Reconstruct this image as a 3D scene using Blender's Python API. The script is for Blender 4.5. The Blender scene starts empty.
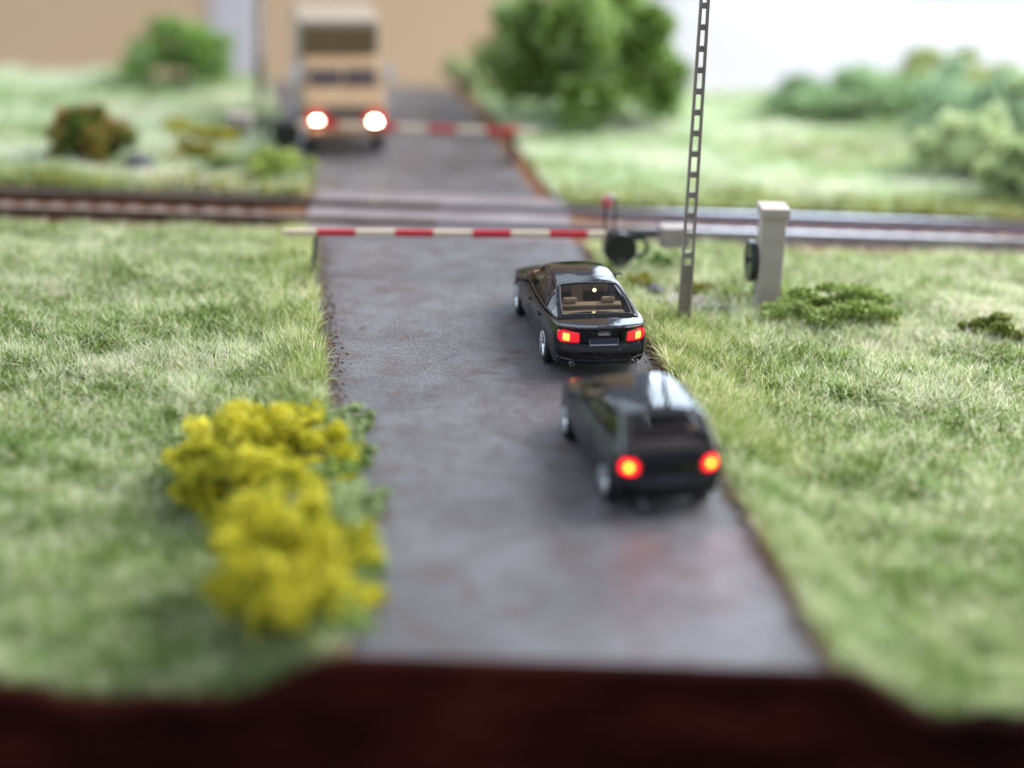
import bpy, bmesh, math, random
import numpy as np
from mathutils import Vector, Matrix
from mathutils.bvhtree import BVHTree
S = bpy.context.scene
C = bpy.data.collections.new('diorama'); S.collection.children.link(C)
PI = math.pi; R = math.radians

# ---------------------------------------------------------------- camera
cam = bpy.data.cameras.new('camera'); co = bpy.data.objects.new('camera', cam); S.collection.objects.link(co)
co.location = (0, 0, 12.8)
co.rotation_euler = (Matrix.Rotation(R(90 - 20.6), 4, 'X') @ Matrix.Rotation(0.033, 4, 'Z')).to_euler()
cam.sensor_width = 36; cam.lens = 1950 / 1024 * 36
cam.clip_start = 0.5; cam.clip_end = 600
cam.dof.use_dof = True; cam.dof.focus_distance = 37.6; cam.dof.aperture_fstop = cam.lens / 1000 / 1.15
S.camera = co
S.render.resolution_x, S.render.resolution_y = 1024, 768

# ---------------------------------------------------------------- room light
W = bpy.data.worlds.new('World'); S.world = W; W.use_nodes = True
nt = W.node_tree; bg = nt.nodes['Background']
tc = nt.nodes.new('ShaderNodeTexCoord'); sp = nt.nodes.new('ShaderNodeSeparateXYZ')
rp = nt.nodes.new('ShaderNodeValToRGB'); mr = nt.nodes.new('ShaderNodeMapRange')
nt.links.new(tc.outputs['Generated'], sp.inputs[0]); nt.links.new(sp.outputs['Z'], mr.inputs['Value'])
mr.inputs['From Min'].default_value = -1; mr.inputs['From Max'].default_value = 1
nt.links.new(mr.outputs[0], rp.inputs[0]); nt.links.new(rp.outputs[0], bg.inputs['Color'])
cr = rp.color_ramp
cr.elements[0].position = 0.35; cr.elements[0].color = (.10, .085, .08, 1)
cr.elements[1].position = 0.95; cr.elements[1].color = (.62, .66, .78, 1)
e = cr.elements.new(0.55); e.color = (.27, .32, .42, 1)
bg.inputs['Strength'].default_value = 0.9

def lamp(name, loc, target, sx, sy, power, color):
    l = bpy.data.lights.new(name, 'AREA'); l.shape = 'RECTANGLE'; l.size = sx; l.size_y = sy
    l.energy = power; l.color = color
    o = bpy.data.objects.new(name, l); S.collection.objects.link(o); o.location = loc
    o.rotation_euler = (Vector(target) - Vector(loc)).to_track_quat('-Z', 'Y').to_euler()
    return o
# tall window behind the layout on the right, three panes, plus an added lamp high on the left for blue sheen on the road (radiance = power / (pi * area))
for x0, x1, z0, z1 in ((10.5, 26, -7.5, 55), (28, 56, -7.5, 55), (58, 84, -7.5, 55), (-62, 8.5, 56, 92)):
    w, h = x1 - x0, z1 - z0
    lamp('window_and_fill_light', ((x0 + x1) / 2, 132, (z0 + z1) / 2), ((x0 + x1) / 2, 0, (z0 + z1) / 2), w, h, (1.4 if x0 < 0 else 5.5) * w * h * PI, (.70, .85, 1.0))
lamp('window_and_fill_light', (-66, 86, 20), (0, 36, 6), 46, 50, 2.6 * 46 * 50 * PI, (.72, .85, 1.0))  # added lamp, no window there: gives bluish reflections along the car sides
# added area lamp high on the right, no known source, lighting the whole layout
lamp('side_light', (52, 62, 50), (0, 42, 0), 50, 50, 11.0 * 50 * 50 * PI, (1.0, .98, .94))

S.view_settings.view_transform = 'Standard'; S.view_settings.look = 'None'
S.view_settings.exposure = 0.5; S.view_settings.gamma = 1
S.render.engine = 'CYCLES'

# ---------------------------------------------------------------- helpers
def mat(name, col, rough=.6, metal=0., noise=None, nscale=3., spec=.5, coat=0., emit=None, estr=0., bump=0., bscale=20., detail=4, stretch=None):
    m = bpy.data.materials.new(name); m.use_nodes = True; n = m.node_tree.nodes; L = m.node_tree.links
    b = n['Principled BSDF']; b.inputs['Base Color'].default_value = (*col, 1); b.inputs['Roughness'].default_value = rough
    b.inputs['Metallic'].default_value = metal; b.inputs['Specular IOR Level'].default_value = spec
    b.inputs['Coat Weight'].default_value = coat; b.inputs['Coat Roughness'].default_value = .085
    t = n.new('ShaderNodeTexCoord'); src = t.outputs['Object']
    if stretch:
        mp = n.new('ShaderNodeMapping'); mp.inputs['Scale'].default_value = stretch; L.new(src, mp.inputs[0]); src = mp.outputs[0]
    if noise:
        x = n.new('ShaderNodeTexNoise'); x.inputs['Scale'].default_value = nscale; x.inputs['Detail'].default_value = detail
        L.new(src, x.inputs['Vector'])
        r = n.new('ShaderNodeValToRGB'); L.new(x.outputs['Fac'], r.inputs[0]); L.new(r.outputs[0], b.inputs['Base Color'])
        cols = [col] + list(noise); k = len(cols)
        r.color_ramp.elements[0].position = .3; r.color_ramp.elements[0].color = (*cols[0], 1)
        r.color_ramp.elements[1].position = .7; r.color_ramp.elements[1].color = (*cols[-1], 1)
        for i in range(1, k - 1):
            q = r.color_ramp.elements.new(.3 + .4 * i / (k - 1)); q.color = (*cols[i], 1)
    if bump:
        x = n.new('ShaderNodeTexNoise'); x.inputs['Scale'].default_value = bscale; x.inputs['Detail'].default_value = 4
        L.new(src, x.inputs['Vector'])
        q = n.new('ShaderNodeBump'); q.inputs['Strength'].default_value = 1; q.inputs['Distance'].default_value = bump
        L.new(x.outputs['Fac'], q.inputs['Height']); L.new(q.outputs[0], b.inputs['Normal'])
    if emit:
        b.inputs['Emission Color'].default_value = (*emit, 1); b.inputs['Emission Strength'].default_value = estr
    return m

def foliage(name, cols, patch=.5, island=.55, trans=.35, rough=.7, contrast=1.6, squash=(1, 1, 1), nrough=.6):
    """colour from large soft patches plus a different tint on every blade or leaf"""
    m = bpy.data.materials.new(name); m.use_nodes = True; n = m.node_tree.nodes; L = m.node_tree.links
    b = n['Principled BSDF']; b.inputs['Roughness'].default_value = rough; b.inputs['Specular IOR Level'].default_value = .2
    g = n.new('ShaderNodeNewGeometry'); x = n.new('ShaderNodeTexNoise'); x.inputs['Scale'].default_value = patch
    x.inputs['Detail'].default_value = 6; x.inputs['Roughness'].default_value = nrough
    mp = n.new('ShaderNodeMapping'); mp.inputs['Scale'].default_value = squash; L.new(g.outputs['Position'], mp.inputs[0]); L.new(mp.outputs[0], x.inputs['Vector'])
    cn = n.new('ShaderNodeMapRange'); cn.inputs['From Min'].default_value = .5 - .5 / contrast; cn.inputs['From Max'].default_value = .5 + .5 / contrast
    L.new(x.outputs['Fac'], cn.inputs['Value'])
    mx = n.new('ShaderNodeMath'); mx.operation = 'MULTIPLY_ADD'; L.new(g.outputs['Random Per Island'], mx.inputs[0])
    mx.inputs[1].default_value = island; L.new(cn.outputs[0], mx.inputs[2])
    su = n.new('ShaderNodeMath'); su.operation = 'SUBTRACT'; L.new(mx.outputs[0], su.inputs[0]); su.inputs[1].default_value = island / 2
    r = n.new('ShaderNodeValToRGB'); L.new(su.outputs[0], r.inputs[0])
    k = len(cols); e = r.color_ramp.elements
    e[0].position = .25; e[0].color = (*cols[0], 1); e[1].position = .75; e[1].color = (*cols[-1], 1)
    for i in range(1, k - 1):
        q = e.new(.25 + .5 * i / (k - 1)); q.color = (*cols[i], 1)
    L.new(r.outputs[0], b.inputs['Base Color'])
    tr = n.new('ShaderNodeBsdfTranslucent'); L.new(r.outputs[0], tr.inputs[0])
    ms = n.new('ShaderNodeMixShader'); ms.inputs[0].default_value = trans
    L.new(b.outputs[0], ms.inputs[1]); L.new(tr.outputs[0], ms.inputs[2]); L.new(ms.outputs[0], n['Material Output'].inputs[0])
    return m

def glass(name, tint, refl=1.0):
    m = bpy.data.materials.new(name); m.use_nodes = True; n = m.node_tree.nodes; L = m.node_tree.links
    n.remove(n['Principled BSDF'])
    t = n.new('ShaderNodeBsdfTransparent'); t.inputs[0].default_value = (*tint, 1)
    g = n.new('ShaderNodeBsdfGlossy'); g.inputs['Roughness'].default_value = .04
    f = n.new('ShaderNodeFresnel'); f.inputs[0].default_value = 1.28
    x = n.new('ShaderNodeMixShader'); L.new(f.outputs[0], x.inputs[0]); L.new(t.outputs[0], x.inputs[1]); L.new(g.outputs[0], x.inputs[2])
    L.new(x.outputs[0], n['Material Output'].inputs[0])
    return m

def link(name, me, m, parent=None, smooth=False):
    o = bpy.data.objects.new(name, me); C.objects.link(o)
    if m is not None and len(me.materials) == 0:
        for q in (m if isinstance(m, (list, tuple)) else [m]): me.materials.append(q)
    if parent: o.parent = parent
    if smooth: me.polygons.foreach_set('use_smooth', [True] * len(me.polygons))
    return o
def obj(name, bm, m, parent=None, smooth=False, bevel=0.):
    bmesh.ops.recalc_face_normals(bm, faces=bm.faces)
    me = bpy.data.meshes.new(name); bm.to_mesh(me); bm.free()
    o = link(name, me, m, parent, smooth)
    if bevel:
        md = o.modifiers.new('bevel', 'BEVEL'); md.width = bevel; md.segments = 2; md.limit_method = 'ANGLE'; md.angle_limit = R(40)
    return o
def tag(o, label=None, cat=None, group=None, kind=None):
    if label: o['label'] = label
    if cat: o['category'] = cat
    if group: o['group'] = group
    if kind: o['kind'] = kind
    return o
def empty(name, loc, rz=0.):
    o = bpy.data.objects.new(name, None); C.objects.link(o); o.location = loc; o.rotation_euler = (0, 0, rz); o.empty_display_size = .2
    return o
def box(bm, c, s, rot=None, taper=(1, 1)):
    vs = bmesh.ops.create_cube(bm, size=1)['verts']
    for v in vs:
        f = taper if v.co.z > 0 else (1, 1)
        v.co = Vector((v.co.x * s[0] * f[0], v.co.y * s[1] * f[1], v.co.z * s[2]))
        if rot: v.co = rot @ v.co
        v.co += Vector(c)
    return vs
def tube(bm, pts, r, seg=8, cap=True):
    pts = [Vector(p) for p in pts]; rs = r if isinstance(r, (list, tuple)) else [r] * len(pts)
    rings = []
    for i, p in enumerate(pts):
        d = (pts[min(i + 1, len(pts) - 1)] - pts[max(i - 1, 0)]).normalized()
        a = d.cross(Vector((0, 0, 1)) if abs(d.z) < .9 else Vector((1, 0, 0))).normalized(); b = d.cross(a)
        rings.append([bm.verts.new(p + (a * math.cos(t) + b * math.sin(t)) * rs[i]) for t in [2 * PI * k / seg for k in range(seg)]])
    for A, B in zip(rings, rings[1:]):
        for k in range(seg): bm.faces.new((A[k], A[(k + 1) % seg], B[(k + 1) % seg], B[k]))
    if cap: bm.faces.new(rings[0][::-1]); bm.faces.new(rings[-1])
def lathe(bm, prof, axis='X', c=(0, 0, 0), seg=28):
    """prof: list of (offset along the axis, radius), closed ends where radius is 0"""
    rings = []
    for h, r in prof:
        ring = []
        for k in range(seg):
            t = 2 * PI * k / seg; a, b = r * math.cos(t), r * math.sin(t)
            p = {'X': (h, a, b), 'Y': (a, h, b), 'Z': (a, b, h)}[axis]
            ring.append(bm.verts.new(Vector(p) + Vector(c)))
        rings.append(ring)
    for A, B in zip(rings, rings[1:]):
        for k in range(seg): bm.faces.new((A[k], A[(k + 1) % seg], B[(k + 1) % seg], B[k]))
    bm.faces.new(rings[0][::-1]); bm.faces.new(rings[-1])
def sheet(name, P, m, parent=None, smooth=True, zoff=0):
    """P: array (rows, cols, 3)"""
    P = np.asarray(P, float); r, c, _ = P.shape; V = P.reshape(-1, 3)
    F = [(i * c + j, i * c + j + 1, (i + 1) * c + j + 1, (i + 1) * c + j) for i in range(r - 1) for j in range(c - 1)]
    me = bpy.data.meshes.new(name); me.from_pydata(V.tolist(), [], F); me.update()
    return link(name, me, m, parent, smooth)
def raw(name, V, tris, quads, m, parent=None):
    """big numpy mesh"""
    me = bpy.data.meshes.new(name); nt_, nq = len(tris), len(quads)
    me.vertices.add(len(V)); me.vertices.foreach_set('co', np.ascontiguousarray(V, np.float32).ravel())
    me.loops.add(nt_ * 3 + nq * 4)
    idx = np.concatenate([np.asarray(tris).ravel(), np.asarray(quads).ravel()]).astype(np.int32)
    me.loops.foreach_set('vertex_index', idx)
    me.polygons.add(nt_ + nq)
    st = np.concatenate([np.arange(nt_) * 3, nt_ * 3 + np.arange(nq) * 4]).astype(np.int32)
    me.polygons.foreach_set('loop_start', st)
    me.update(calc_edges=True)
    return link(name, me, m, parent)

rng = np.random.default_rng(7)
def fbm(x, y, s=1., seed=0.):
    x = np.asarray(x, float) * s + seed; y = np.asarray(y, float) * s + seed * 1.7
    return (np.sin(x * 1.0 + 1.3 * np.sin(y * .8 + 1)) * np.sin(y * 1.1 + 1.2 * np.sin(x * .7)) * .5
            + np.sin(x * 2.3 + y * 1.1 + 2) * np.sin(y * 2.7 - x * .9) * .3 + np.sin(x * 5.1 - y * 3.3) * np.sin(y * 4.7 + x * 2.1) * .2)
def sm(a, b, x):
    t = np.clip((np.asarray(x, float) - a) / (b - a), 0, 1); return t * t * (3 - 2 * t)

# ---------------------------------------------------------------- layout geometry
Y0, Y1, XB = 23.42, 60.2, 24.0         # front edge, back edge, half width of the baseboard
def roadL(y): return np.interp(y, [23.4, 45.3, 47.5, 51, 54.6, 58.4, 62.2], [-2.06, -4.99, -5.15, -6.1, -6.7, -7.5, -8.4])
def roadR(y): return np.interp(y, [23.4, 37.4, 45.85, 47.6, 54.56, 58.4, 62.2], [4.51, 2.62, 1.15, .5, -.87, -1.71, -2.7])
def hz(x, y):
    x = np.asarray(x, float); y = np.asarray(y, float)
    d = np.maximum(roadL(y) - x, x - roadR(y))          # metres outside the road
    z = -.72 * sm(0, 1.7, d) * (1 - .85 * sm(26, 41, y))
    z = z + .15 * (fbm(x, y, .9) + .6 * fbm(x, y, 2.6, 8)) * sm(.3, 2.5, d) * (1 - sm(43, 43.6, y) * (1 - sm(47, 48, y)))
    far = sm(48, 56, y)
    z = z + far * sm(.5, 5, d) * (.0 + .25 * fbm(x, y, .35, 4))
    z = z + .25 * sm(8, 16, x) * sm(47.5, 54, y)
    return np.where(d < 0, -.05, z - .02)

M = {}
M['soil'] = mat('soil', (.12, .045, .022), .95, noise=[(.20, .08, .035), (.17, .11, .05)], nscale=1.2, bump=.05, bscale=6)
gx = np.arange(-XB, XB + .01, .25); gy = np.concatenate([[Y0 + .02], np.arange(23.75, Y1, .25), [Y1]])
GX, GY = np.meshgrid(gx, gy)
ground = sheet('ground', np.dstack([GX, GY, hz(GX, GY)]), M['soil'])
tag(ground, kind='structure')

# road surface
def road_mat():
    m = bpy.data.materials.new('asphalt'); m.use_nodes = True; n = m.node_tree.nodes; L = m.node_tree.links
    b = n['Principled BSDF']; t = n.new('ShaderNodeTexCoord')
    def noise(s, d=5, dist=0., stretch=(1, 1, 1)):
        mp = n.new('ShaderNodeMapping'); mp.inputs['Scale'].default_value = stretch; L.new(t.outputs['Object'], mp.inputs[0])
        x = n.new('ShaderNodeTexNoise'); x.inputs['Scale'].default_value = s; x.inputs['Detail'].default_value = d
        x.inputs['Distortion'].default_value = dist; L.new(mp.outputs[0], x.inputs[0]); return x.outputs['Fac']
    def ramp(src, a, ca, b_, cb):
        r = n.new('ShaderNodeValToRGB'); L.new(src, r.inputs[0]); r.color_ramp.elements[0].position = a; r.color_ramp.elements[1].position = b_
        r.color_ramp.elements[0].color = (*ca, 1); r.color_ramp.elements[1].color = (*cb, 1); return r.outputs[0]
    def mix(f, a, b_, mode='MIX'):
        x = n.new('ShaderNodeMix'); x.data_type = 'RGBA'; x.blend_type = mode
        if isinstance(f, float): x.inputs[0].default_value = f
        else: L.new(f, x.inputs[0])
        L.new(a, x.inputs[6]); L.new(b_, x.inputs[7]); return x.outputs[2]
    big = ramp(noise(.35, 6, .5), .3, (.102, .102, .116), .7, (.168, .172, .194))
    mid = ramp(noise(1.6, 6, .8), .32, (.66, .57, .54), .68, (1.12, 1.12, 1.15))
    c = mix(1.0, big, mid, 'MULTIPLY')
    fine = ramp(noise(28, 2), .3, (.72, .70, .70), .75, (1.3, 1.28, 1.25))
    c = mix(1.0, c, fine, 'MULTIPLY')
    st = ramp(noise(.9, 3, 1.5), .62, (0, 0, 0), .70, (1, 1, 1))     # brown dirt stains
    dirt = n.new('ShaderNodeRGB'); dirt.outputs[0].default_value = (.075, .045, .035, 1)
    g = n.new('ShaderNodeMath'); g.operation = 'MULTIPLY'; L.new(st, g.inputs[0]); g.inputs[1].default_value = .7
    c = mix(g.outputs[0], c, dirt.outputs[0])
    # three brown oil and dirt spots
    for px_, py_, rad_ in ((-.96, 25.95, .30), (2.75, 26.2, .34), (1.68, 28.3, .13), (.1, 24.9, .16)):
        d1 = n.new('ShaderNodeVectorMath'); d1.operation = 'DISTANCE'; L.new(t.outputs['Object'], d1.inputs[0]); d1.inputs[1].default_value = (px_, py_, 0)
        ad1 = n.new('ShaderNodeMath'); ad1.operation = 'MULTIPLY_ADD'; L.new(noise(3.5, 4), ad1.inputs[0]); ad1.inputs[1].default_value = .5; L.new(d1.outputs['Value'], ad1.inputs[2])
        m1 = n.new('ShaderNodeMapRange'); L.new(ad1.outputs[0], m1.inputs['Value']); m1.inputs['From Min'].default_value = .25 + rad_ * .5; m1.inputs['From Max'].default_value = .25 + rad_ * 1.3
        m1.inputs['To Min'].default_value = .65; m1.inputs['To Max'].default_value = 0
        c = mix(m1.outputs[0], c, dirt.outputs[0])
    L.new(c, b.inputs['Base Color'])
    rr = ramp(noise(1.1, 5), .3, (.30,) * 3, .7, (.46,) * 3); L.new(rr, b.inputs['Roughness'])
    b.inputs['Specular IOR Level'].default_value = .55
    # rough, slightly ridged grain
    ad = n.new('ShaderNodeMath'); ad.operation = 'ADD'
    L.new(noise(11, 6, .8, (.6, 1.5, 1)), ad.inputs[0]); L.new(noise(30, 3), ad.inputs[1])
    bp = n.new('ShaderNodeBump'); bp.inputs['Strength'].default_value = 1; bp.inputs['Distance'].default_value = .05
    L.new(ad.outputs[0], bp.inputs['Height']); L.new(bp.outputs[0], b.inputs['Normal'])
    return m
M['asphalt'] = road_mat()
def road_sheet(name, a, b, inset=0.):
    ys = np.arange(a, b + .001, .1) if b - a > 1 else np.array([a, b]); ts = np.linspace(0, 1, 25)
    P = np.zeros((len(ys), len(ts), 3))
    for i, y in enumerate(ys):
        l = roadL(y) + .07 * math.sin(y * 5.1) * math.sin(y * 1.7) - .02; r = roadR(y) + .06 * math.sin(y * 4.3 + 1) * math.sin(y * 2.1)
        P[i, :, 0] = l + (r - l) * ts; P[i, :, 1] = y; P[i, :, 2] = .012 - .05 * np.abs(2 * ts - 1) ** 12
    return tag(sheet(name, P, M['asphalt']), kind='structure')
road_sheet('road', Y0 + .01, 43.6)
road_sheet('road', 46.8, 60.18)

# baseboard: the dark wooden edge follows the ground's profile
M['mahogany'] = mat('mahogany', (.010, .002, .0015), .8, noise=[(.026, .005, .0035), (.06, .013, .008)], nscale=.8, stretch=(.5, 1, 1.6), bump=.03, bscale=3, spec=.05)
bb = empty('baseboard', (0, 42, -6))
tag(bb, 'dark red-brown wooden baseboard edge carrying the whole layout', 'baseboard')
def fascia():
    bm = bmesh.new(); xs = np.arange(-XB, XB + .01, .25); n_ = len(xs)
    prof = [(0.03, 0.0), (0.0, .04), (-.12, .04), (-.2, -.02), (-.24, -.18), (-.24, -7.9)]   # (y offset, z offset)
    rows = []
    for dy, dz in prof:
        row = []
        for x in xs:
            inside = roadL(Y0) <= x <= roadR(Y0)
            z0 = float(hz(x, Y0 + .1)) if not inside else 0.0
            z0 = z0 - .02 + (.02 * math.sin(x * 3.1) if not inside else 0)
            row.append(bm.verts.new((x, Y0 + dy - 0.0, (z0 + dz) if dz > -5 else dz)))
        rows.append(row)
    for A, B in zip(rows, rows[1:]):
        for k in range(n_ - 1): bm.faces.new((A[k], A[k + 1], B[k + 1], B[k]))
    return bm
f = obj('front_edge', fascia(), M['mahogany'], None, True); f.parent = bb; f.location = (0, -42, 6)
for sx in (-1, 1):
    bm = bmesh.new(); box(bm, (sx * (XB + .12), (Y0 + Y1) / 2, -4.2), (.24, Y1 - Y0, 7.4)); q = obj('side_edge', bm, M['mahogany']); q.parent = bb; q.location = (0, -42, 6)
bm = bmesh.new(); box(bm, (0, Y1 + .12, -4.2), (2 * XB + .5, .24, 7.4)); q = obj('back_edge', bm, M['mahogany']); q.parent = bb; q.location = (0, -42, 6)

# white table the board stands on, beige panels behind it
M['table'] = mat('white_table', (.37, .355, .36), .6, noise=[(.42, .39, .375), (.46, .39, .355)], nscale=.035, spec=0.)
bm = bmesh.new(); box(bm, (0, 78, -8.5), (240, 120, 1.0)); t = obj('table_top', bm, M['table']); tag(t, kind='structure')
M['beige'] = mat('beige_panel', (.76, .55, .33), .75, noise=[(.70, .52, .34), (.80, .60, .37)], nscale=.05)
M['palepost'] = mat('pale_post', (.66, .66, .72), .6, noise=[(.72, .72, .75)], nscale=.2)
for x0, x1, lab in ((-24, -12.2, 'broad beige panel behind the field at the left edge'), (-10.3, 4.1, 'beige panel behind the truck and the big round bush')):
    bm = bmesh.new(); box(bm, ((x0 + x1) / 2, 76, 6), (x1 - x0, .8, 28))
    tag(obj('backdrop_panel', bm, M['beige'], bevel=.1), lab, 'panel', 'beige panels behind the layout')
bm = bmesh.new(); box(bm, (-11.25, 76.1, 6), (1.86, 1.2, 28))
tag(obj('support_post', bm, M['palepost'], bevel=.1), 'pale lavender-white upright post between the two beige panels', 'post')

# ---------------------------------------------------------------- grass
def blades(n, sampler, hmin, hmax, width, lean, seed):
    r = np.random.default_rng(seed)
    x, y, hs = sampler(r, n); n = len(x); z = hz(x, y) - .01
    h = (hmin + (hmax - hmin) * r.random(n) ** 1.4) * hs
    az = r.random(n) * 2 * PI; ln = lean * (.25 + .9 * r.random(n)); w = width * (.6 + .8 * r.random(n))
    dx, dy = np.cos(az), np.sin(az); az2 = az + r.normal(0, 1.0, n); ex, ey = np.cos(az2), np.sin(az2)
    fx, fy = np.cos(az + PI / 2 + r.normal(0, .8, n)), np.sin(az + PI / 2 + r.normal(0, .8, n))   # width direction
    def pt(a, b): return np.stack([x + dx * h * a + ex * h * b, y + dy * h * a + ey * h * b, np.zeros(n)], 1)
    P0 = pt(0, 0); P1 = pt(np.sin(ln) * .45, 0); P2 = pt(np.sin(ln) * .9, np.sin(ln) * .35)
    P0[:, 2] = z; P1[:, 2] = z + h * .5 * np.cos(ln * .6); P2[:, 2] = z + h * np.cos(ln)
    wv = np.stack([fx * w / 2, fy * w / 2, r.normal(0, .2, n) * w], 1)
    V = np.stack([P0 - wv, P0 + wv, P1 - wv * .85, P1 + wv * .85, P2], 1).reshape(-1, 3)
    b = np.arange(n)[:, None] * 5
    return V, b + np.array([[2, 3, 4]]), b + np.array([[0, 1, 3, 2]])
def merge(name, parts, m):
    V, T, Q, o = [], [], [], 0
    for v, t, q in parts: V.append(v); T.append(t + o); Q.append(q + o); o += len(v)
    return raw(name, np.concatenate(V), np.concatenate(T), np.concatenate(Q), m)
def bare(x, y):   # thin ground around the barrier and mast feet
    return np.exp(-(((x - 3.7) / 1.7) ** 2 + ((y - 39.7) / 1.35) ** 2) ** 2) + np.exp(-(((x + 4.55) / .45) ** 2 + ((y - 39.3) / .9) ** 2) ** 2)
def in_view(x, y, mrg): return np.abs(x) < .27 * y + mrg
def near_field(side, a=Y0 + .1, b=43.5, mrg=2.0):
    def f(r, n):
        y = a + (b - a) * r.random(n); e_ = roadL(y) if side < 0 else roadR(y)
        lim = .27 * y + mrg; u = r.random(n)
        x = np.where(side < 0, -lim + (e_ + lim) * u, e_ + (lim - e_) * u)
        x = x + side * .02
        k = (r.random(n) > bare(x, y) * .93) & (r.random(n) < .7 + .5 * fbm(x, y, 1.7, 2))
        d = np.abs(x - np.where(side < 0, roadL(y), roadR(y)))
        k &= r.random(n) < .06 + sm(-.05, .4, d + .2 * fbm(x, y, 3.))
        x, y = x[k], y[k]
        return x, y, 1 + .35 * fbm(x, y, 1.1, 5) + .3 * fbm(x, y, 4.2, 6)
    return f
def verge(side, a, b, wd):
    def f(r, n):
        y = a + (b - a) * r.random(n); d = np.abs(r.normal(0, wd, n)) + .05
        x = (roadL(y) - d) if side < 0 else (roadR(y) + d)
        k = (fbm(x, y, 2.2, 9) > -.25) & (r.random(n) > bare(x, y))
        return x[k], y[k], np.ones(k.sum())
    return f
def far_field(r, n):
    y = 46.9 + 13.2 * r.random(n) ** 1.2; x = (r.random(n) * 2 - 1) * (.27 * y + 3)
    k = ((x < roadL(y) - .15) | (x > roadR(y) + .45)) & (np.abs(x) < XB - .2)
    x, y = x[k], y[k]; return x, y, 1 + .3 * fbm(x, y, .8, 3)
M['grass'] = foliage('meadow_grass', [(.16, .23, .03), (.33, .43, .09), (.47, .60, .22), (.57, .73, .39), (.74, .83, .56), (.94, .90, .72)], .55, .8, contrast=1.7, trans=.5, nrough=.78, squash=(.8, 1.25, .3))
M['verge'] = foliage('verge_grass', [(.24, .30, .05), (.44, .54, .14), (.64, .72, .30), (.88, .84, .56)], .9, .8)
M['fargrass'] = foliage('far_grass', [(.36, .44, .16), (.58, .70, .36), (.64, .80, .54), (.78, .86, .68), (.94, .92, .80)], .26, .35, contrast=1.8, squash=(.6, 1.5, .3))
g = merge('meadow_grass', [blades(360000, near_field(-1), .14, .46, .02, 1.0, 1), blades(360000, near_field(1), .14, .46, .02, 1.0, 2)], M['grass'])
tag(g, 'pale mint-green fibre grass covering the fields on both sides of the road', 'grass', kind='stuff')
g = merge('verge_grass', [blades(7000, verge(-1, 33, 43.3, .7), .25, .65, .016, .65, 3), blades(15000, verge(1, 31, 38.6, 1.05), .2, .65, .018, .85, 4),
                          blades(2500, verge(1, 24, 43, .25), .15, .4, .025, .9, 5), blades(6000, verge(-1, 30, 43, .15), .15, .4, .025, .9, 6)], M['verge'])
tag(g, 'longer yellow-green grass along both road edges', 'grass', kind='stuff')
def patches(spots):
    def f(r, n):
        k = r.integers(0, len(spots), n); p = np.array(spots)[k]
        x = p[:, 0] + r.normal(0, 1, n) * p[:, 2]; y = p[:, 1] + r.normal(0, 1, n) * p[:, 3]
        q = ((x < roadL(y) - .3) | (x > roadR(y) + .4)) & (((y > Y0 + .2) & (y < 43.3)) | ((y > 47.4) & (y < 59.8))) & (fbm(x, y, 1.6, 4) > -.3) & (r.random(n) > .9 * bare(x, y))
        return x[q], y[q], 1 + .3 * fbm(x[q], y[q], 1.4, 5)
    return f
def dabs(seed, freq, thr, a=Y0 + .2, b=41.):
    def f(r, n):
        y = a + (b - a) * r.random(n) ** 1.25; side = r.random(n) < .5; lim = .27 * y + 2; u = r.random(n)
        x = np.where(side, -lim + (roadL(y) - .25 + lim) * u, roadR(y) + .35 + (lim - roadR(y) - .35) * u)
        q = (fbm(x, y, freq, seed) > thr) & (r.random(n) > bare(x, y)) & (fbm(x, y, .7, seed + 3) > -.35)
        return x[q], y[q], 1 + .25 * fbm(x[q], y[q], 2, 5)
    return f
M['straw'] = foliage('straw_grass', [(.52, .56, .34), (.74, .74, .54), (.88, .84, .68), (.95, .92, .80)], .8, .8, trans=.5)
g = merge('straw_grass', [blades(110000, patches([(-9, 41.6, 2.6, 1.0), (-11, 39.0, 1.6, .6), (9.5, 41.3, 3.2, 1.0), (7.6, 37.6, 1.6, .45), (10.6, 39.2, 1.8, .7), (-7.2, 35.0, 1.2, .5), (8.5, 34.8, 1.6, .6)]), .14, .42, .019, 1.1, 41),
                          blades(40000, patches([(5.5, 49.2, 3.6, .9), (-11, 51.5, 3, .8), (9, 53, 3, .8), (-8, 56, 2, .7), (-10, 48.4, 2.5, .4)]), .2, .4, .06, 1.0, 42)], M['straw'])
tag(g, 'frosty straw-coloured grass patches scattered over the green fields', 'grass', kind='stuff')
g = merge('moss_grass', [blades(26000, patches([(6.9, 26.6, .9, .5), (8.2, 25.4, 1.2, .6), (5.6, 28.4, .5, .6), (-9, 25, 1.6, .5), (-6.2, 26.5, .8, .5), (3.7, 33.2, .35, 1.2), (3.2, 36.0, .3, .8)]), .12, .36, .03, 1.1, 43), blades(60000, dabs(11., 3.8, .2), .16, .42, .024, 1.2, 46)], M['verge'])
tag(g, 'yellowish moss-like grass clumps in the foreground field', 'grass', kind='stuff')
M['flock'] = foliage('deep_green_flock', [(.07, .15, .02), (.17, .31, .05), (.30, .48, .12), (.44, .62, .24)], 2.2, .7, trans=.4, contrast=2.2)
g = merge('deep_green_grass', [blades(150000, dabs(2., 3.3, .12), .16, .44, .028, 1.2, 44), blades(50000, dabs(7., 2.1, .15, Y0 + .2, 31.), .16, .46, .03, 1.2, 45)], M['flock'])  # denser towards the front; deeper green there also paints in the dimmer light
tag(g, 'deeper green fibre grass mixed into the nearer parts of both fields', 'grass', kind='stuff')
g = merge('far_grass', [blades(130000, far_field, .2, .45, .07, .9, 8)], M['fargrass'])
tag(g, 'pale green grass fields beyond the railway line', 'grass', kind='stuff')
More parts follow.
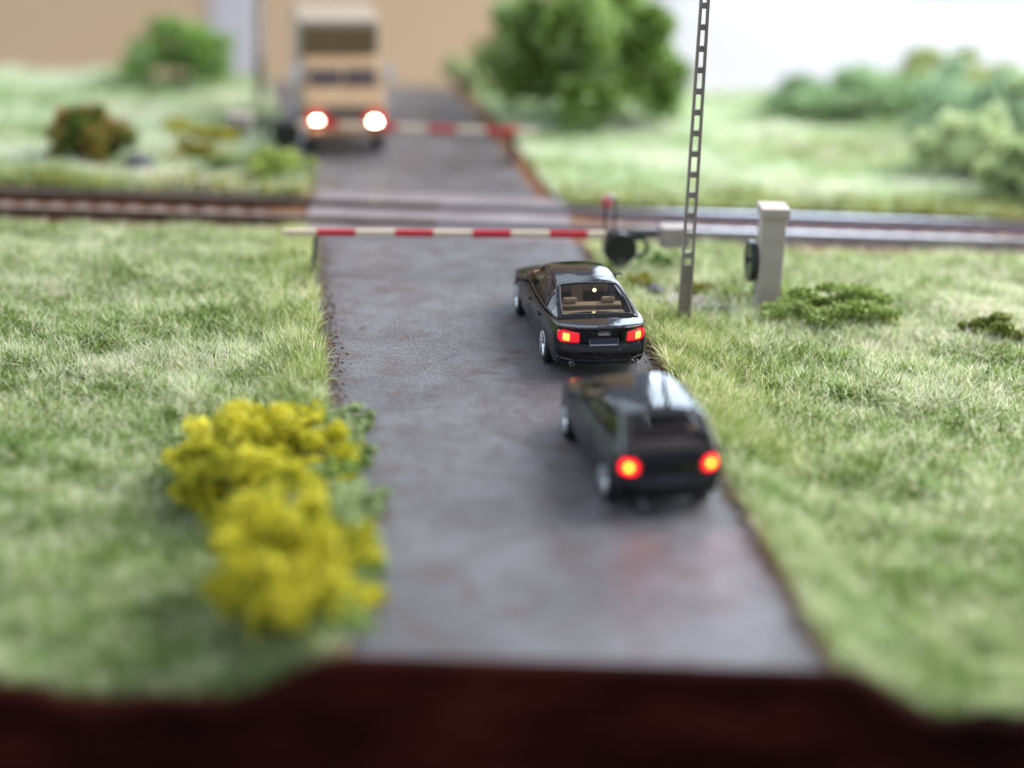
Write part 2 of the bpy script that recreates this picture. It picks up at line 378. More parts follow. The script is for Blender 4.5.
def track_side(r, n):
    y = 46.85 + np.abs(r.normal(0, .75, n)); x = (r.random(n) * 2 - 1) * 17; k = ((x < roadL(y) - .1) | (x > roadR(y) + .5)) & (fbm(x, y, 1.3, 3) > -.45); x, y = x[k], y[k]
    return x, y, 1 + .3 * fbm(x, y, .8, 3)
M['olive'] = foliage('track_side_grass', [(.12, .12, .02), (.26, .27, .04), (.40, .42, .08), (.52, .52, .16)], .7, .6)
tag(merge('track_grass', [blades(24000, track_side, .2, .5, .05, .8, 18)], M['olive']), 'darker olive weeds along the far side of the track', 'grass', kind='stuff')
# brown crumbs of soil and fibre along both road edges
r_ = np.random.default_rng(15); n = 3200; y = 24 + 19.5 * r_.random(n); sd = r_.random(n) < .5
x = np.where(sd, roadL(y) + .05 + np.abs(r_.normal(0, .16, n)), roadR(y) - .02 - np.abs(r_.normal(0, .12, n))); s_ = .008 + .026 * r_.random(n) ** 2
oc = np.array([[1, 0, 0], [-1, 0, 0], [0, 1, 0], [0, -1, 0], [0, 0, .8], [0, 0, -.8]])
V = np.stack([x, y, np.full(n, .012)], 1)[:, None, :] + oc[None] * s_[:, None, None] * (.6 + .9 * r_.random((n, 6, 1)))
TT = np.array([[0, 2, 4], [2, 1, 4], [1, 3, 4], [3, 0, 4], [2, 0, 5], [1, 2, 5], [3, 1, 5], [0, 3, 5]])
tag(raw('soil_crumbs', V.reshape(-1, 3), (np.arange(n)[:, None, None] * 6 + TT[None]).reshape(-1, 3), np.zeros((0, 4), int), foliage('crumb_mix', [(.10, .05, .03), (.22, .11, .06), (.30, .22, .13)], 2, .8, 0.)),
    'dark brown soil crumbs scattered along the asphalt edges', 'dirt', kind='stuff')

# ---------------------------------------------------------------- shrubs
def crown_mesh(center, rad, nblob, nleaf, size, seed, flat=.5, fill=.9, blob=.2):
    r = np.random.default_rng(seed); cs = []
    for _ in range(nblob):
        d = r.normal(0, 1, 3); d /= np.linalg.norm(d); d[2] = d[2] if d[2] > -flat else -d[2] * .3
        q = r.random() ** .45 * fill; cs.append((d * q * np.array(rad), blob * (.6 + .8 * r.random())))
    per = nleaf // nblob; V = []
    for c, s in cs:
        d = r.normal(0, 1, (per, 3)); d /= np.linalg.norm(d, axis=1)[:, None]
        rr = s * (.35 + .8 * r.random(per)) * (1 + .25 * np.sin(d[:, 0] * 7 + c[0]) * np.sin(d[:, 1] * 6) * np.sin(d[:, 2] * 5 + 1))
        V.append(c + d * rr[:, None] * np.array(rad) * 1.0)
    V = np.concatenate(V); n = len(V); a = r.normal(0, 1, (n, 3)); a /= np.linalg.norm(a, axis=1)[:, None]
    b = np.cross(a, r.normal(0, 1, (n, 3))); b /= np.linalg.norm(b, axis=1)[:, None]; s = size * (.5 + r.random(n))[:, None]
    V = V + np.array(center)
    P = np.stack([V - a * s - b * s * .6, V + a * s - b * s * .6, V + a * s * .8 + b * s * .7 + np.cross(a, b) * s * .3, V - a * s * .7 + b * s * .8], 1).reshape(-1, 3)
    bi = np.arange(n)[:, None] * 4
    return P, np.zeros((0, 3), int), bi + np.array([[0, 1, 2, 3]])
M['bark'] = mat('bark', (.05, .035, .025), .9, noise=[(.10, .07, .05)], nscale=8)
def shrub(name, x, y, rad, cols, label, cat, nblob=14, nleaf=5000, size=.05, seed=1, lift=.6, group=None, trunk=True, m=None, flat=.5, blob=.2):
    z = float(hz(x, y)); root = empty(name, (x, y, z))
    tag(root, label, cat, group)
    m = m or foliage(name + '_leaves', cols, 1.1, .5, .25)
    nblob, nleaf = (nblob * 2, int(nleaf * 1.4)) if nblob < 20 else (nblob, nleaf)
    P, T, Q = crown_mesh((0, 0, rad[2] * lift), rad, nblob, nleaf, size, seed, flat, .9, blob)
    raw('crown', P, T, Q, m, root)
    if trunk:
        bm = bmesh.new(); rr = random.Random(seed); h = rad[2] * lift
        tube(bm, [(0, 0, -.05), (.03, .02, h * .4), (.0, .05, h * .9)], [min(.12, rad[0] * .12), min(.09, rad[0] * .09), .03], 7)
        for k in range(6):
            a = k * 1.05 + rr.random(); q = (math.cos(a) * rad[0] * .6, math.sin(a) * rad[1] * .6, h + rad[2] * (.1 + .5 * rr.random()))
            tube(bm, [(0, 0, h * .3), (q[0] * .4, q[1] * .4, h * .7), q], [.05, .03, .012], 5)
        obj('trunk', bm, M['bark'], root)
    return root
YEL = [(.26, .30, .03), (.56, .53, .03), (.80, .73, .05), (.90, .85, .14)]
shrub('yellow_shrub', -4.05, 29.8, (1.8, 2.0, 1.1), YEL, 'broad mustard-yellow flowering shrub in the grass, farther of the two by the road', 'shrub', 170, 30000, .040, 3, .45, 'yellow shrubs by the road', blob=.115)
shrub('yellow_shrub', -3.1, 25.5, (1.45, 2.3, 1.15), YEL, 'rounder yellow flowering shrub nearest the front edge of the board', 'shrub', 170, 30000, .042, 5, .45, 'yellow shrubs by the road', blob=.115)
GRN = [(.24, .32, .12), (.40, .50, .22), (.56, .66, .38)]
mc = foliage('cushion_leaves', GRN, 1.5, .6, .25)
mc2 = foliage('bright_cushion_leaves', [(.20, .32, .06), (.34, .50, .14), (.50, .64, .26)], 1.5, .6, .25)
cush = [(-2.85, 31.6, .42, 'small grey-green cushion plant, farthest back in the row beside the road', mc),
        (-2.78, 30.55, .42, 'grey-green cushion plant level with the farther yellow shrub', mc),
        (-2.95, 29.5, .40, 'brightest green cushion plant between shrub and road', mc2),
        (-2.45, 28.4, .45, 'sage-green cushion plant at the waist between the yellow shrubs', mc),
        (-2.25, 26.9, .40, 'grey-green cushion plant right of the nearer yellow shrub', mc),
        (-2.15, 25.4, .38, 'dull green cushion plant on the asphalt edge beside the nearer yellow shrub', mc),
        (-2.25, 24.2, .45, 'mid-green cushion plant at the front corner of the road', mc2)]
cush += [(-2.75, 29.9, .40, 'mid-green cushion plant tucked between two paler ones beside the farther yellow shrub', mc2),
         (-2.55, 27.7, .42, 'pale sage cushion plant spilling onto the asphalt at the top of the nearer yellow shrub', mc),
         (-2.20, 26.1, .36, 'small mid-green cushion plant halfway along the nearer yellow shrub', mc2)]
for i, (x, y, r_, lab, m_) in enumerate(cush):
    shrub('cushion_plant', x, y, (r_ * 1.3, r_ * 1.3, r_ * .8), GRN, lab, 'plant', 16, 2600, .03, 20 + i, .3, 'green cushion plants along the road edge', False, m_)

shrub('big_bush', 1.95, 56.0, (3.2, 2.3, 2.7), [(.08, .14, .02), (.22, .35, .06), (.38, .55, .15), (.58, .73, .40)], 'big round green bush right of the road behind the railway', 'bush', 90, 44000, .08, 11, .85, flat=.75)
shrub('green_bush', -10.3, 58.6, (2.0, 1.3, 1.3), [(.14, .28, .03), (.28, .48, .08), (.50, .66, .34)], 'bright green bush at the back of the left field', 'bush', 16, 7000, .07, 12, .7)
shrub('autumn_bush', -11.25, 49.6, (1.2, .9, .95), [(.08, .14, .03), (.16, .24, .05), (.34, .30, .06), (.44, .20, .07)], 'olive bush with rusty red foliage beside the track', 'bush', 34, 9000, .055, 17, .75, blob=.26)
shrub('pale_bush', -1.9, 59.4, (.8, .7, .75), [(.42, .5, .24), (.6, .68, .4), (.7, .75, .5)], 'small pale yellow-green bush at the far road edge beside the big round bush', 'bush', 8, 2500, .07, 14, .6)
shrub('low_bush', 6.45, 38.8, (1.8, 1.0, .6), [(.18, .26, .05), (.36, .46, .13), (.54, .64, .28)], 'low green bush at the foot of the concrete pillar', 'bush', 16, 8000, .035, 15, .4)
shrub('low_bush', 9.9, 37.9, (1.1, .7, .45), [(.12, .16, .03), (.24, .28, .06), (.42, .44, .16)], 'low olive bush in the field at the right edge of the view', 'bush', 10, 3600, .035, 16, .35)
HEDGE = [((9.9, 57.6), (2.99, 1.32, 1.12), [(0.28, 0.39, 0.23), (0.38, 0.53, 0.29), (0.55, 0.73, 0.44)], 'wide grey-green shrub, leftmost of those at the back of the right field'),
         ((13.3, 59.2), (2.47, 1.08, 1.38), [(0.35, 0.42, 0.19), (0.50, 0.55, 0.23), (0.60, 0.66, 0.33)], 'olive shrub, farthest back on the right'),
         ((12.9, 54.6), (2.08, 1.32, 1.50), [(0.36, 0.50, 0.32), (0.48, 0.65, 0.44), (0.65, 0.80, 0.58)], 'bluish-green rounded shrub in the middle of the right-hand group'),
         ((15.2, 55.4), (1.95, 1.32, 1.38), [(0.35, 0.46, 0.26), (0.47, 0.60, 0.33), (0.65, 0.78, 0.48)], 'grey-green shrub cut by the right edge of the view, behind'),
         ((12.1, 51.0), (1.69, 1.44, 1.31), [(0.46, 0.58, 0.30), (0.63, 0.75, 0.44), (0.76, 0.80, 0.56)], 'pale green shrub low on the slope of the right field'),
         ((13.0, 48.9), (1.69, 1.44, 1.31), [(0.38, 0.49, 0.23), (0.52, 0.64, 0.33), (0.65, 0.73, 0.41)], 'moss-green shrub nearest the track at the right edge')]
for i, ((x, y), rad, cols, lab) in enumerate(HEDGE):
    shrub('field_shrub', x, y, rad, cols, lab, 'shrub', 14, 5000, .07, 30 + i, .55, 'shrubs on the right field')
CL = [((-8.3, 50.0), (1.4, .9, 1.0), [(.40, .38, .04), (.62, .56, .07)], 'low mustard-coloured tuft by the far barrier'),
      ((-6.0, 48.4), (1.1, .9, .8), [(.34, .44, .08), (.60, .68, .22)], 'bright green tuft at the corner of road and track'),
      ((-7.5, 48.6), (1.0, .7, .4), [(.12, .20, .05), (.16, .26, .10)], 'dark green low tuft beside the track'),
      ((2.65, 40.4), (.5, .3, .22), [(.26, .26, .02), (.46, .42, .04)], 'yellow-green moss tuft behind the sedan'),
      ((4.05, 40.55), (.55, .3, .2), [(.24, .24, .03), (.40, .38, .06)], 'yellow-green moss tuft between mast and pillar'),
      ((3.0, 41.9), (.6, .35, .35), [(.12, .24, .05), (.30, .44, .14)], 'fresh green tuft beneath the counterweight')]
for i, ((x, y), rad, cols, lab) in enumerate(CL):
    shrub('grass_tuft', x, y, rad, cols, lab, 'tuft', 8, 2400, .04, 50 + i, .3, 'small tufts near the crossing', False)

# ---------------------------------------------------------------- railway
M['ballast'] = mat('ballast', (.07, .045, .035), .95, noise=[(.13, .09, .07), (.20, .16, .14)], nscale=5, bump=.08, bscale=7)
xs = np.arange(-XB, XB + .01, .2); prof = [(43.2, -.34), (43.6, -.24), (44.1, -.18), (46.4, -.18), (46.8, -.22), (47.1, -.34)]
P = np.array([[(x, y + .05 * math.sin(x * 3), z + .03 * math.sin(x * 7 + y * 5)) for y, z in prof] for x in xs])
P[:, :, 2] = np.where((P[:, :, 0] > -5.1) & (P[:, :, 0] < 1.3), P[:, :, 2] - .12, P[:, :, 2])
b_ = sheet('ballast_bed', P, M['ballast'], smooth=True); tag(b_, kind='structure')
# loose stones as stuff
r_ = np.random.default_rng(5); n = 9000; x = (r_.random(n) * 2 - 1) * 17; y = 43.45 + 3.75 * r_.random(n)
k = (x < -5.05) | (x > 1.25); x, y = x[k], y[k]; n = len(x); z = np.interp(y, [p[0] for p in prof], [p[1] for p in prof]) + .01
octv = np.array([[1, 0, 0], [-1, 0, 0], [0, 1, 0], [0, -1, 0], [0, 0, .8], [0, 0, -.8]]); s_ = (.035 + .04 * r_.random(n))
V = np.stack([x, y, z], 1)[:, None, :] + octv[None] * s_[:, None, None] * (.7 + .6 * r_.random((n, 6, 1)))
T = np.array([[0, 2, 4], [2, 1, 4], [1, 3, 4], [3, 0, 4], [2, 0, 5], [1, 2, 5], [3, 1, 5], [0, 3, 5]])
st = raw('ballast_stones', V.reshape(-1, 3), (np.arange(n)[:, None, None] * 6 + T[None]).reshape(-1, 3), np.zeros((0, 4), int),
         foliage('stone_mix', [(.08, .05, .04), (.16, .11, .09), (.28, .24, .22)], 2, .8, 0.))
tag(st, 'brown gravel ballast lying between the sleepers', 'gravel', kind='stuff')

M['rail'] = mat('rail_rust', (.10, .055, .035), .6, noise=[(.17, .10, .065)], nscale=2, metal=.2)
M['railhead'] = mat('rail_steel', (.48, .48, .52), .3, metal=.9)
M['railgrey'] = mat('rail_grey', (.34, .34, .40), .35, noise=[(.42, .42, .48)], nscale=1, metal=.55)
M['sleeper'] = mat('sleeper_wood', (.16, .10, .07), .85, noise=[(.30, .22, .18)], nscale=3)
track = empty('railway_track', (0, 45.2, -.28)); tag(track, 'single railway track with two rails crossing the road on sleepers', 'railway track')
def rail_bm(x0, x1, y):
    bm = bmesh.new()
    pr = [(-.10, 0), (.10, 0), (.10, .03), (.03, .06), (.025, .17), (.055, .18), (.055, .235), (-.055, .235), (-.055, .18), (-.025, .17), (-.03, .06), (-.10, .03)]
    A = [bm.verts.new((x0, y + a * 1.2, .14 + b * 1.3)) for a, b in pr]; B = [bm.verts.new((x1, y + a * 1.2, .14 + b * 1.3)) for a, b in pr]
    for k in range(len(pr)):
        f_ = bm.faces.new((A[k], A[(k + 1) % 12], B[(k + 1) % 12], B[k])); f_.material_index = 1 if k == 6 else 0
    bm.faces.new(A); bm.faces.new(B[::-1]); return bm
for yy in (-.76, .76):
    obj('rail', rail_bm(-XB, -1.9, yy), [M['rail'], M['railhead']], track)
    obj('rail', rail_bm(-1.9, XB, yy), [M['railgrey'], M['railhead']], track)
sl = None
for x in np.arange(-18, 18.1, .62):
    if -5.3 < x < 1.5: continue
    if sl is None:
        bm = bmesh.new(); box(bm, (0, 0, .10), (.27, 2.5, .16)); 
        sl = obj('sleeper', bm, M['sleeper'], track, bevel=.015); s_o = sl
        cps = []
        for yy in (-.76, .76): bm = bmesh.new(); box(bm, (0, yy, .195), (.17, .42, .05)); cps.append(obj('rail_clip', bm, M['rail'], sl))
    else:
        s_o = sl.copy(); C.objects.link(s_o); s_o.parent = track; 
        for cp in cps: c_ = cp.copy(); C.objects.link(c_); c_.parent = s_o
    s_o.location = (x, 0, 0)
M['plank'] = mat('crossing_slab', (.14, .115, .12), .65, noise=[(.20, .17, .18), (.25, .22, .23)], nscale=.8, bump=.02, bscale=10)
cr_ = empty('crossing_deck', (-2.0, 45.2, -.33)); tag(cr_, 'grey-brown slabs filling the track where the road crosses', 'crossing slab')
for a, b in ((-1.72, -.86), (-.60, .60), (.86, 2.02)):
    bm = bmesh.new(); box(bm, (.1, (a + b) / 2, .20), (6.3, b - a, .34)); obj('deck_slab', bm, M['plank'], cr_, bevel=.03)
# ---------------------------------------------------------------- barriers
def barrier_paint(half, start):
    m = mat('barrier_paint', (.7, .6, .48), .45); n = m.node_tree.nodes; L = m.node_tree.links
    t = n.new('ShaderNodeTexCoord'); s = n.new('ShaderNodeSeparateXYZ'); L.new(t.outputs['Object'], s.inputs[0])
    a = n.new('ShaderNodeMath'); a.operation = 'MULTIPLY'; L.new(s.outputs[0], a.inputs[0]); a.inputs[1].default_value = -.5 / half
    ad = n.new('ShaderNodeMath'); ad.operation = 'ADD'; L.new(a.outputs[0], ad.inputs[0]); ad.inputs[1].default_value = .5 - .5 * start / half + 10
    f = n.new('ShaderNodeMath'); f.operation = 'FRACT'; L.new(ad.outputs[0], f.inputs[0])
    g_ = n.new('ShaderNodeMath'); g_.operation = 'GREATER_THAN'; L.new(f.outputs[0], g_.inputs[0]); g_.inputs[1].default_value = .5
    x = n.new('ShaderNodeMix'); x.data_type = 'RGBA'; L.new(g_.outputs[0], x.inputs[0])
    x.inputs[6].default_value = (.78, .66, .50, 1); x.inputs[7].default_value = (.60, .02, .035, 1)
    L.new(x.outputs[2], n['Principled BSDF'].inputs['Base Color']); return m
M['barrier'] = barrier_paint(.845, .5); M['barrier_far'] = barrier_paint(.77, .43)
M['black'] = mat('black_metal', (.012, .013, .016), .35, noise=[(.03, .03, .035)], nscale=5)
M['weight'] = mat('grey_cast_weight', (.30, .26, .23), .6, noise=[(.42, .38, .36)], nscale=3)
M['redlens'] = mat('red_lens', (.5, .12, .12), .25)
M['orange'] = mat('orange_reflector', (.6, .12, .03), .4)
def barrier(root, L_, paint):
    # local frame: pivot over the origin, arm along -X
    bm = bmesh.new(); z = 1.0
    vs = box(bm, (-L_ / 2 - .1, 0, z), (L_, .11, .155), taper=(1, 1))
    for v in vs:
        if v.co.x < -1: v.co.z = z + (v.co.z - z) * .85
    obj('arm', bm, paint, root, bevel=.02)
    bm = bmesh.new(); tube(bm, [(-L_ + .62, 0, z - .06), (-L_ + .60, -.25, .6), (-L_ + .54, -.55, .12)], .045); box(bm, (-L_ + .54, -.55, .12), (.2, .2, .12))
    obj('hanging_leg', bm, M['black'], root)
    bm = bmesh.new(); box(bm, (.28, .12, .45), (.3, .22, .95)); box(bm, (.28, .05, .03), (.7, .6, .08)); obj('stand', bm, M['black'], root, bevel=.02)
    bm = bmesh.new(); lathe(bm, [(-.16, .02), (-.16, .1), (-.10, .12), (-.10, .26), (-.14, .30), (-.14, .36), (.04, .36), (.04, .02)], 'Y', (.22, -.05, .72), 28); obj('drum', bm, M['black'], root)
    bm = bmesh.new()
    for k in range(24):
        a, b = 2 * PI * k / 24, 2 * PI * (k + 1) / 24
        tube(bm, [(.62 + .2 * math.cos(a), -.08, .75 + .2 * math.sin(a)), (.62 + .2 * math.cos(b), -.08, .75 + .2 * math.sin(b))], .045, 6, False)
    obj('ring', bm, M['black'], root)
    bm = bmesh.new(); tube(bm, [(-.12, 0, z), (1.05, 0, z + .04)], .07); tube(bm, [(.1, .14, z), (1.05, .14, z + .04)], .05); obj('rear_arm', bm, M['black'], root)
    bm = bmesh.new(); box(bm, (1.42, 0, z + .0), (.66, .45, .46)); obj('counterweight', bm, M['weight'], root, bevel=.03)
    return root
b1 = barrier(tag(empty('level_crossing_barrier', (2.05, 41.2, -.12), R(5)), 'lowered red and white barrier arm in front of the two black cars', 'barrier', 'level crossing barriers'), 7.05, M['barrier'])
b2 = empty('level_crossing_barrier', (-5.95, 50.2, .0), R(180)); tag(b2, 'lowered red and white barrier across the front of the beige truck', 'barrier', 'level crossing barriers')
barrier(b2, 6.3, M['barrier_far'])
# red ball signal beside the barrier
sg = empty('signal_lamp', (1.95, 42.0, -.42)); tag(sg, 'thin post with a small red ball lamp behind the barrier pivot', 'signal')
bm = bmesh.new(); tube(bm, [(0, 0, -.1), (0, 0, 1.75)], .03); obj('post', bm, M['black'], sg)
bm = bmesh.new(); tube(bm, [(.22, 0, -.1), (.22, 0, 1.95)], .025); obj('post', bm, M['black'], sg)
bm = bmesh.new(); bmesh.ops.create_uvsphere(bm, u_segments=16, v_segments=12, radius=.15, matrix=Matrix.Translation((.02, -.02, 1.82))); obj('lamp', bm, M['redlens'], sg, True)
bm = bmesh.new(); bmesh.ops.create_uvsphere(bm, u_segments=12, v_segments=8, radius=.1, matrix=Matrix.Translation((.10, -.02, 1.92))); obj('lamp_cap', bm, M['weight'], sg, True)
# little orange marker at the far barrier's tip
rm = empty('marker_post', (-.2, 51.0, 0)); tag(rm, 'short dark post with an orange reflector at the tip of the far barrier', 'marker')
bm = bmesh.new(); box(bm, (0, 0, .45), (.16, .12, .95)); obj('post', bm, M['black'], rm, bevel=.02)
bm = bmesh.new(); box(bm, (0, -.08, .85), (.34, .06, .26)); obj('reflector', bm, M['orange'], rm, bevel=.02)

# ---------------------------------------------------------------- masts
M['mast'] = mat('mast_grey', (.25, .22, .18), .55, noise=[(.36, .32, .27)], nscale=4, stretch=(1, 1, .3))
def mast(root, h):
    w0, w1 = .135, .08                        # half width at foot and head
    wz = lambda z: w0 + (w1 - w0) * z / h
    for sx in (-1, 1):
        bm = bmesh.new(); A = []
        for z in (-.1, h):
            w = wz(z); A.append([bm.verts.new((sx * w - sx * .052 * a, b, z)) for a, b in ((0, -.09), (1, -.09), (1, .09), (0, .09))])
        for k in range(4): bm.faces.new((A[0][k], A[0][(k + 1) % 4], A[1][(k + 1) % 4], A[1][k]))
        bm.faces.new(A[0]); bm.faces.new(A[1]); obj('flange', bm, M['mast'], root)
    bm = bmesh.new(); box(bm, (0, 0, .62), (.16, .05, 1.55)); obj('web_plate', bm, M['mast'], root)
    z = 1.6
    while z < h:
        bm = bmesh.new(); w = wz(z); box(bm, (0, 0, z), (2 * w - .106, .10, .11)); obj('tie_plate', bm, M['mast'], root); z += .42
    return root
mast(tag(empty('lattice_mast', (3.48, 37.95, -.15)), 'tall grey lattice mast standing in the grass right of the sedan', 'mast', 'lattice masts'), 9.5)
mast(tag(empty('lattice_mast', (-7.65, 56.3, .1)), 'blurred lattice mast left of the truck in front of the pale post', 'mast', 'lattice masts'), 9.5)

# ---------------------------------------------------------------- pillar
M['concrete'] = mat('pillar_concrete', (.42, .37, .33), .8, noise=[(.50, .45, .41)], nscale=2.5, bump=.01, bscale=12)
pl = empty('concrete_pillar', (5.32, 39.35, -.2), R(4)); tag(pl, 'square grey concrete pillar with a cap, a dark wheel on its left side', 'pillar')
bm = bmesh.new(); box(bm, (0, 0, 1.05), (.50, .52, 2.3)); obj('shaft', bm, M['concrete'], pl, bevel=.02)
bm = bmesh.new(); box(bm, (0, 0, 2.28), (.60, .66, .18)); box(bm, (0, 0, 2.16), (.55, .58, .08)); obj('cap', bm, M['concrete'], pl, bevel=.02)
bm = bmesh.new(); lathe(bm, [(-.10, .05), (-.10, .34), (-.12, .36), (-.12, .44), (.0, .44), (.0, .36), (-.03, .34), (-.03, .05)], 'X', (-.30, .2, 1.1), 32); obj('hand_wheel', bm, M['black'], pl)
bm = bmesh.new(); tube(bm, [(-.5, .12, 1.15), (-.2, .12, 1.15)], .05); obj('axle', bm, M['black'], pl)

# rocks
M['rock'] = mat('dark_rock', (.07, .07, .08), .8, noise=[(.15, .15, .16)], nscale=6)
def rock(x, y, s, lab, seed):
    bm = bmesh.new(); bmesh.ops.create_icosphere(bm, subdivisions=2, radius=1); rr = random.Random(seed)
    for v in bm.verts: v.co = Vector((v.co.x * s[0], v.co.y * s[1], v.co.z * s[2])) * (.8 + .35 * rr.random())
    o = obj('rock', bm, M['rock'], None, False); o.location = (x, y, float(hz(x, y)) + s[2] * .5); tag(o, lab, 'rock', 'dark rocks')
rock(3.0, 40.0, (.22, .18, .17), 'small dark rock on the bare ground left of the mast', 1)
rock(-9.75, 48.7, (.42, .3, .45), 'dark grey rock right of the rusty bush by the track', 2)
M['gravel'] = foliage('pale_gravel', [(.22, .19, .19), (.36, .32, .32), (.5, .45, .46)], 3, .8, 0.)
r_ = np.random.default_rng(9); n = 9000; x = 3.7 + r_.normal(0, .85, n); y = 39.3 + r_.normal(0, .55, n)
k = (x > roadR(y) + .15); x, y = x[k], y[k]; n = len(x); s_ = .02 + .03 * r_.random(n)
V = np.stack([x, y, hz(x, y) + .01], 1)[:, None, :] + octv[None] * s_[:, None, None] * (.7 + .6 * r_.random((n, 6, 1)))
st = raw('pale_gravel', V.reshape(-1, 3), (np.arange(n)[:, None, None] * 6 + T[None]).reshape(-1, 3), np.zeros((0, 4), int), M['gravel'])
tag(st, 'pale pinkish gravel around the foot of the mast', 'gravel', kind='stuff')
# ---------------------------------------------------------------- vehicles
def paint_mat():
    m = mat('black_paint', (.004, .005, .010), .3, coat=.9, spec=.0); n = m.node_tree.nodes; L = m.node_tree.links; b = n['Principled BSDF']
    t = n.new('ShaderNodeTexCoord'); v = n.new('ShaderNodeTexVoronoi'); v.inputs['Scale'].default_value = 9; L.new(t.outputs['Object'], v.inputs[0])
    r = n.new('ShaderNodeValToRGB'); r.color_ramp.elements[0].position = .06; r.color_ramp.elements[0].color = (.25, .2, .16, 1)
    r.color_ramp.elements[1].position = .12; r.color_ramp.elements[1].color = (.006, .006, .008, 1)
    L.new(v.outputs['Distance'], r.inputs[0]); L.new(r.outputs[0], b.inputs['Base Color'])
    x = n.new('ShaderNodeTexNoise'); x.inputs['Scale'].default_value = 2.5; L.new(t.outputs['Object'], x.inputs[0])
    q = n.new('ShaderNodeBump'); q.inputs['Distance'].default_value = .006; L.new(x.outputs[0], q.inputs['Height']); L.new(q.outputs[0], b.inputs['Coat Normal'])
    b.inputs['Coat Roughness'].default_value = .06
    return m
M['paint'] = paint_mat()
M['glass'] = glass('clear_glass', (.70, .67, .62)); M['darkglass'] = glass('smoked_glass', (.60, .57, .56))
M['tyre'] = mat('tyre_rubber', (.015, .015, .016), .8); M['rim'] = mat('alloy_rim', (.62, .64, .66), .3, metal=.8)
M['chrome'] = mat('chrome', (.75, .75, .77), .15, metal=1.)
M['trim'] = mat('black_trim', (.01, .01, .011), .5)
M['beigeseat'] = mat('beige_upholstery', (.66, .52, .36), .75, noise=[(.74, .60, .42)], nscale=6)
M['darkseat'] = mat('dark_upholstery', (.34, .30, .28), .8)
M['taillens'] = mat('tail_lens', (.55, .01, .02), .12, coat=1., emit=(1, .01, .03), estr=.55)
M['ledred'] = mat('led_glow_red', (.6, .02, .02), .3, emit=(1, .004, .012), estr=3.6)
M['ledcore'] = mat('led_core', (1, .5, .1), .3, emit=(1., .42, .02), estr=7.)
M['headled'] = mat('headlamp_led', (1, .95, .85), .3, emit=(1, .88, .62), estr=30.)
M['warmspot'] = mat('warm_emitter', (1, .9, .6), .3, emit=(1, .85, .45), estr=4.)

def shell(ys, xs, zs, f):
    """box grid mapped by f(a, b, c) with a, b, c in -1..1; returns a bmesh"""
    bm = bmesh.new(); V = {}
    def v(i, j, k):
        if (i, j, k) not in V: V[i, j, k] = bm.verts.new(f(ys[i], xs[j], zs[k]))
        return V[i, j, k]
    ni, nj, nk = len(ys) - 1, len(xs) - 1, len(zs) - 1
    for i in range(ni):
        for j in range(nj):
            for k in (0, nk): bm.faces.new((v(i, j, k), v(i + 1, j, k), v(i + 1, j + 1, k), v(i, j + 1, k)))
        for k in range(nk):
            for j in (0, nj): bm.faces.new((v(i, j, k), v(i + 1, j, k), v(i + 1, j, k + 1), v(i, j, k + 1)))
    for j in range(nj):
        for k in range(nk):
            for i in (0, ni): bm.faces.new((v(i, j, k), v(i, j + 1, k), v(i, j + 1, k + 1), v(i, j, k + 1)))
    bmesh.ops.recalc_face_normals(bm, faces=bm.faces); return bm
def bake(o):
    dg = bpy.context.evaluated_depsgraph_get(); dg.update(); me = bpy.data.meshes.new_from_object(o.evaluated_get(dg))
    o.modifiers.clear(); o.data = me; return me
def cut_boolean(o, cutter_bm):
    me = bpy.data.meshes.new('cutter'); bmesh.ops.recalc_face_normals(cutter_bm, faces=cutter_bm.faces); cutter_bm.to_mesh(me); cutter_bm.free()
    c = bpy.data.objects.new('cutter', me); C.objects.link(c)
    md = o.modifiers.new('b', 'BOOLEAN'); md.operation = 'DIFFERENCE'; md.solver = 'EXACT'; md.object = c
    bake(o); bpy.data.objects.remove(c)
def ip(t, pts): return float(np.interp(t, [p[0] for p in pts], [p[1] for p in pts]))
def pchip(xs, pts):
    """smooth monotone interpolation through pts"""
    X = np.array([p[0] for p in pts], float); Yv = np.array([p[1] for p in pts], float); h = np.diff(X); d = np.diff(Yv) / h
    m = np.zeros(len(X)); m[0] = d[0]; m[-1] = d[-1]
    for i in range(1, len(X) - 1):
        if d[i - 1] * d[i] > 0: m[i] = 2 / (1 / d[i - 1] + 1 / d[i])
    out = []
    for x in np.atleast_1d(xs):
        i = min(max(np.searchsorted(X, x) - 1, 0), len(h) - 1); t = min(max((x - X[i]) / h[i], 0), 1)
        out.append((2*t**3-3*t*t+1)*Yv[i] + (t**3-2*t*t+t)*h[i]*m[i] + (-2*t**3+3*t*t)*Yv[i+1] + (t**3-t*t)*h[i]*m[i+1])
    return out
def P1(x, pts): return pchip([x], pts)[0]

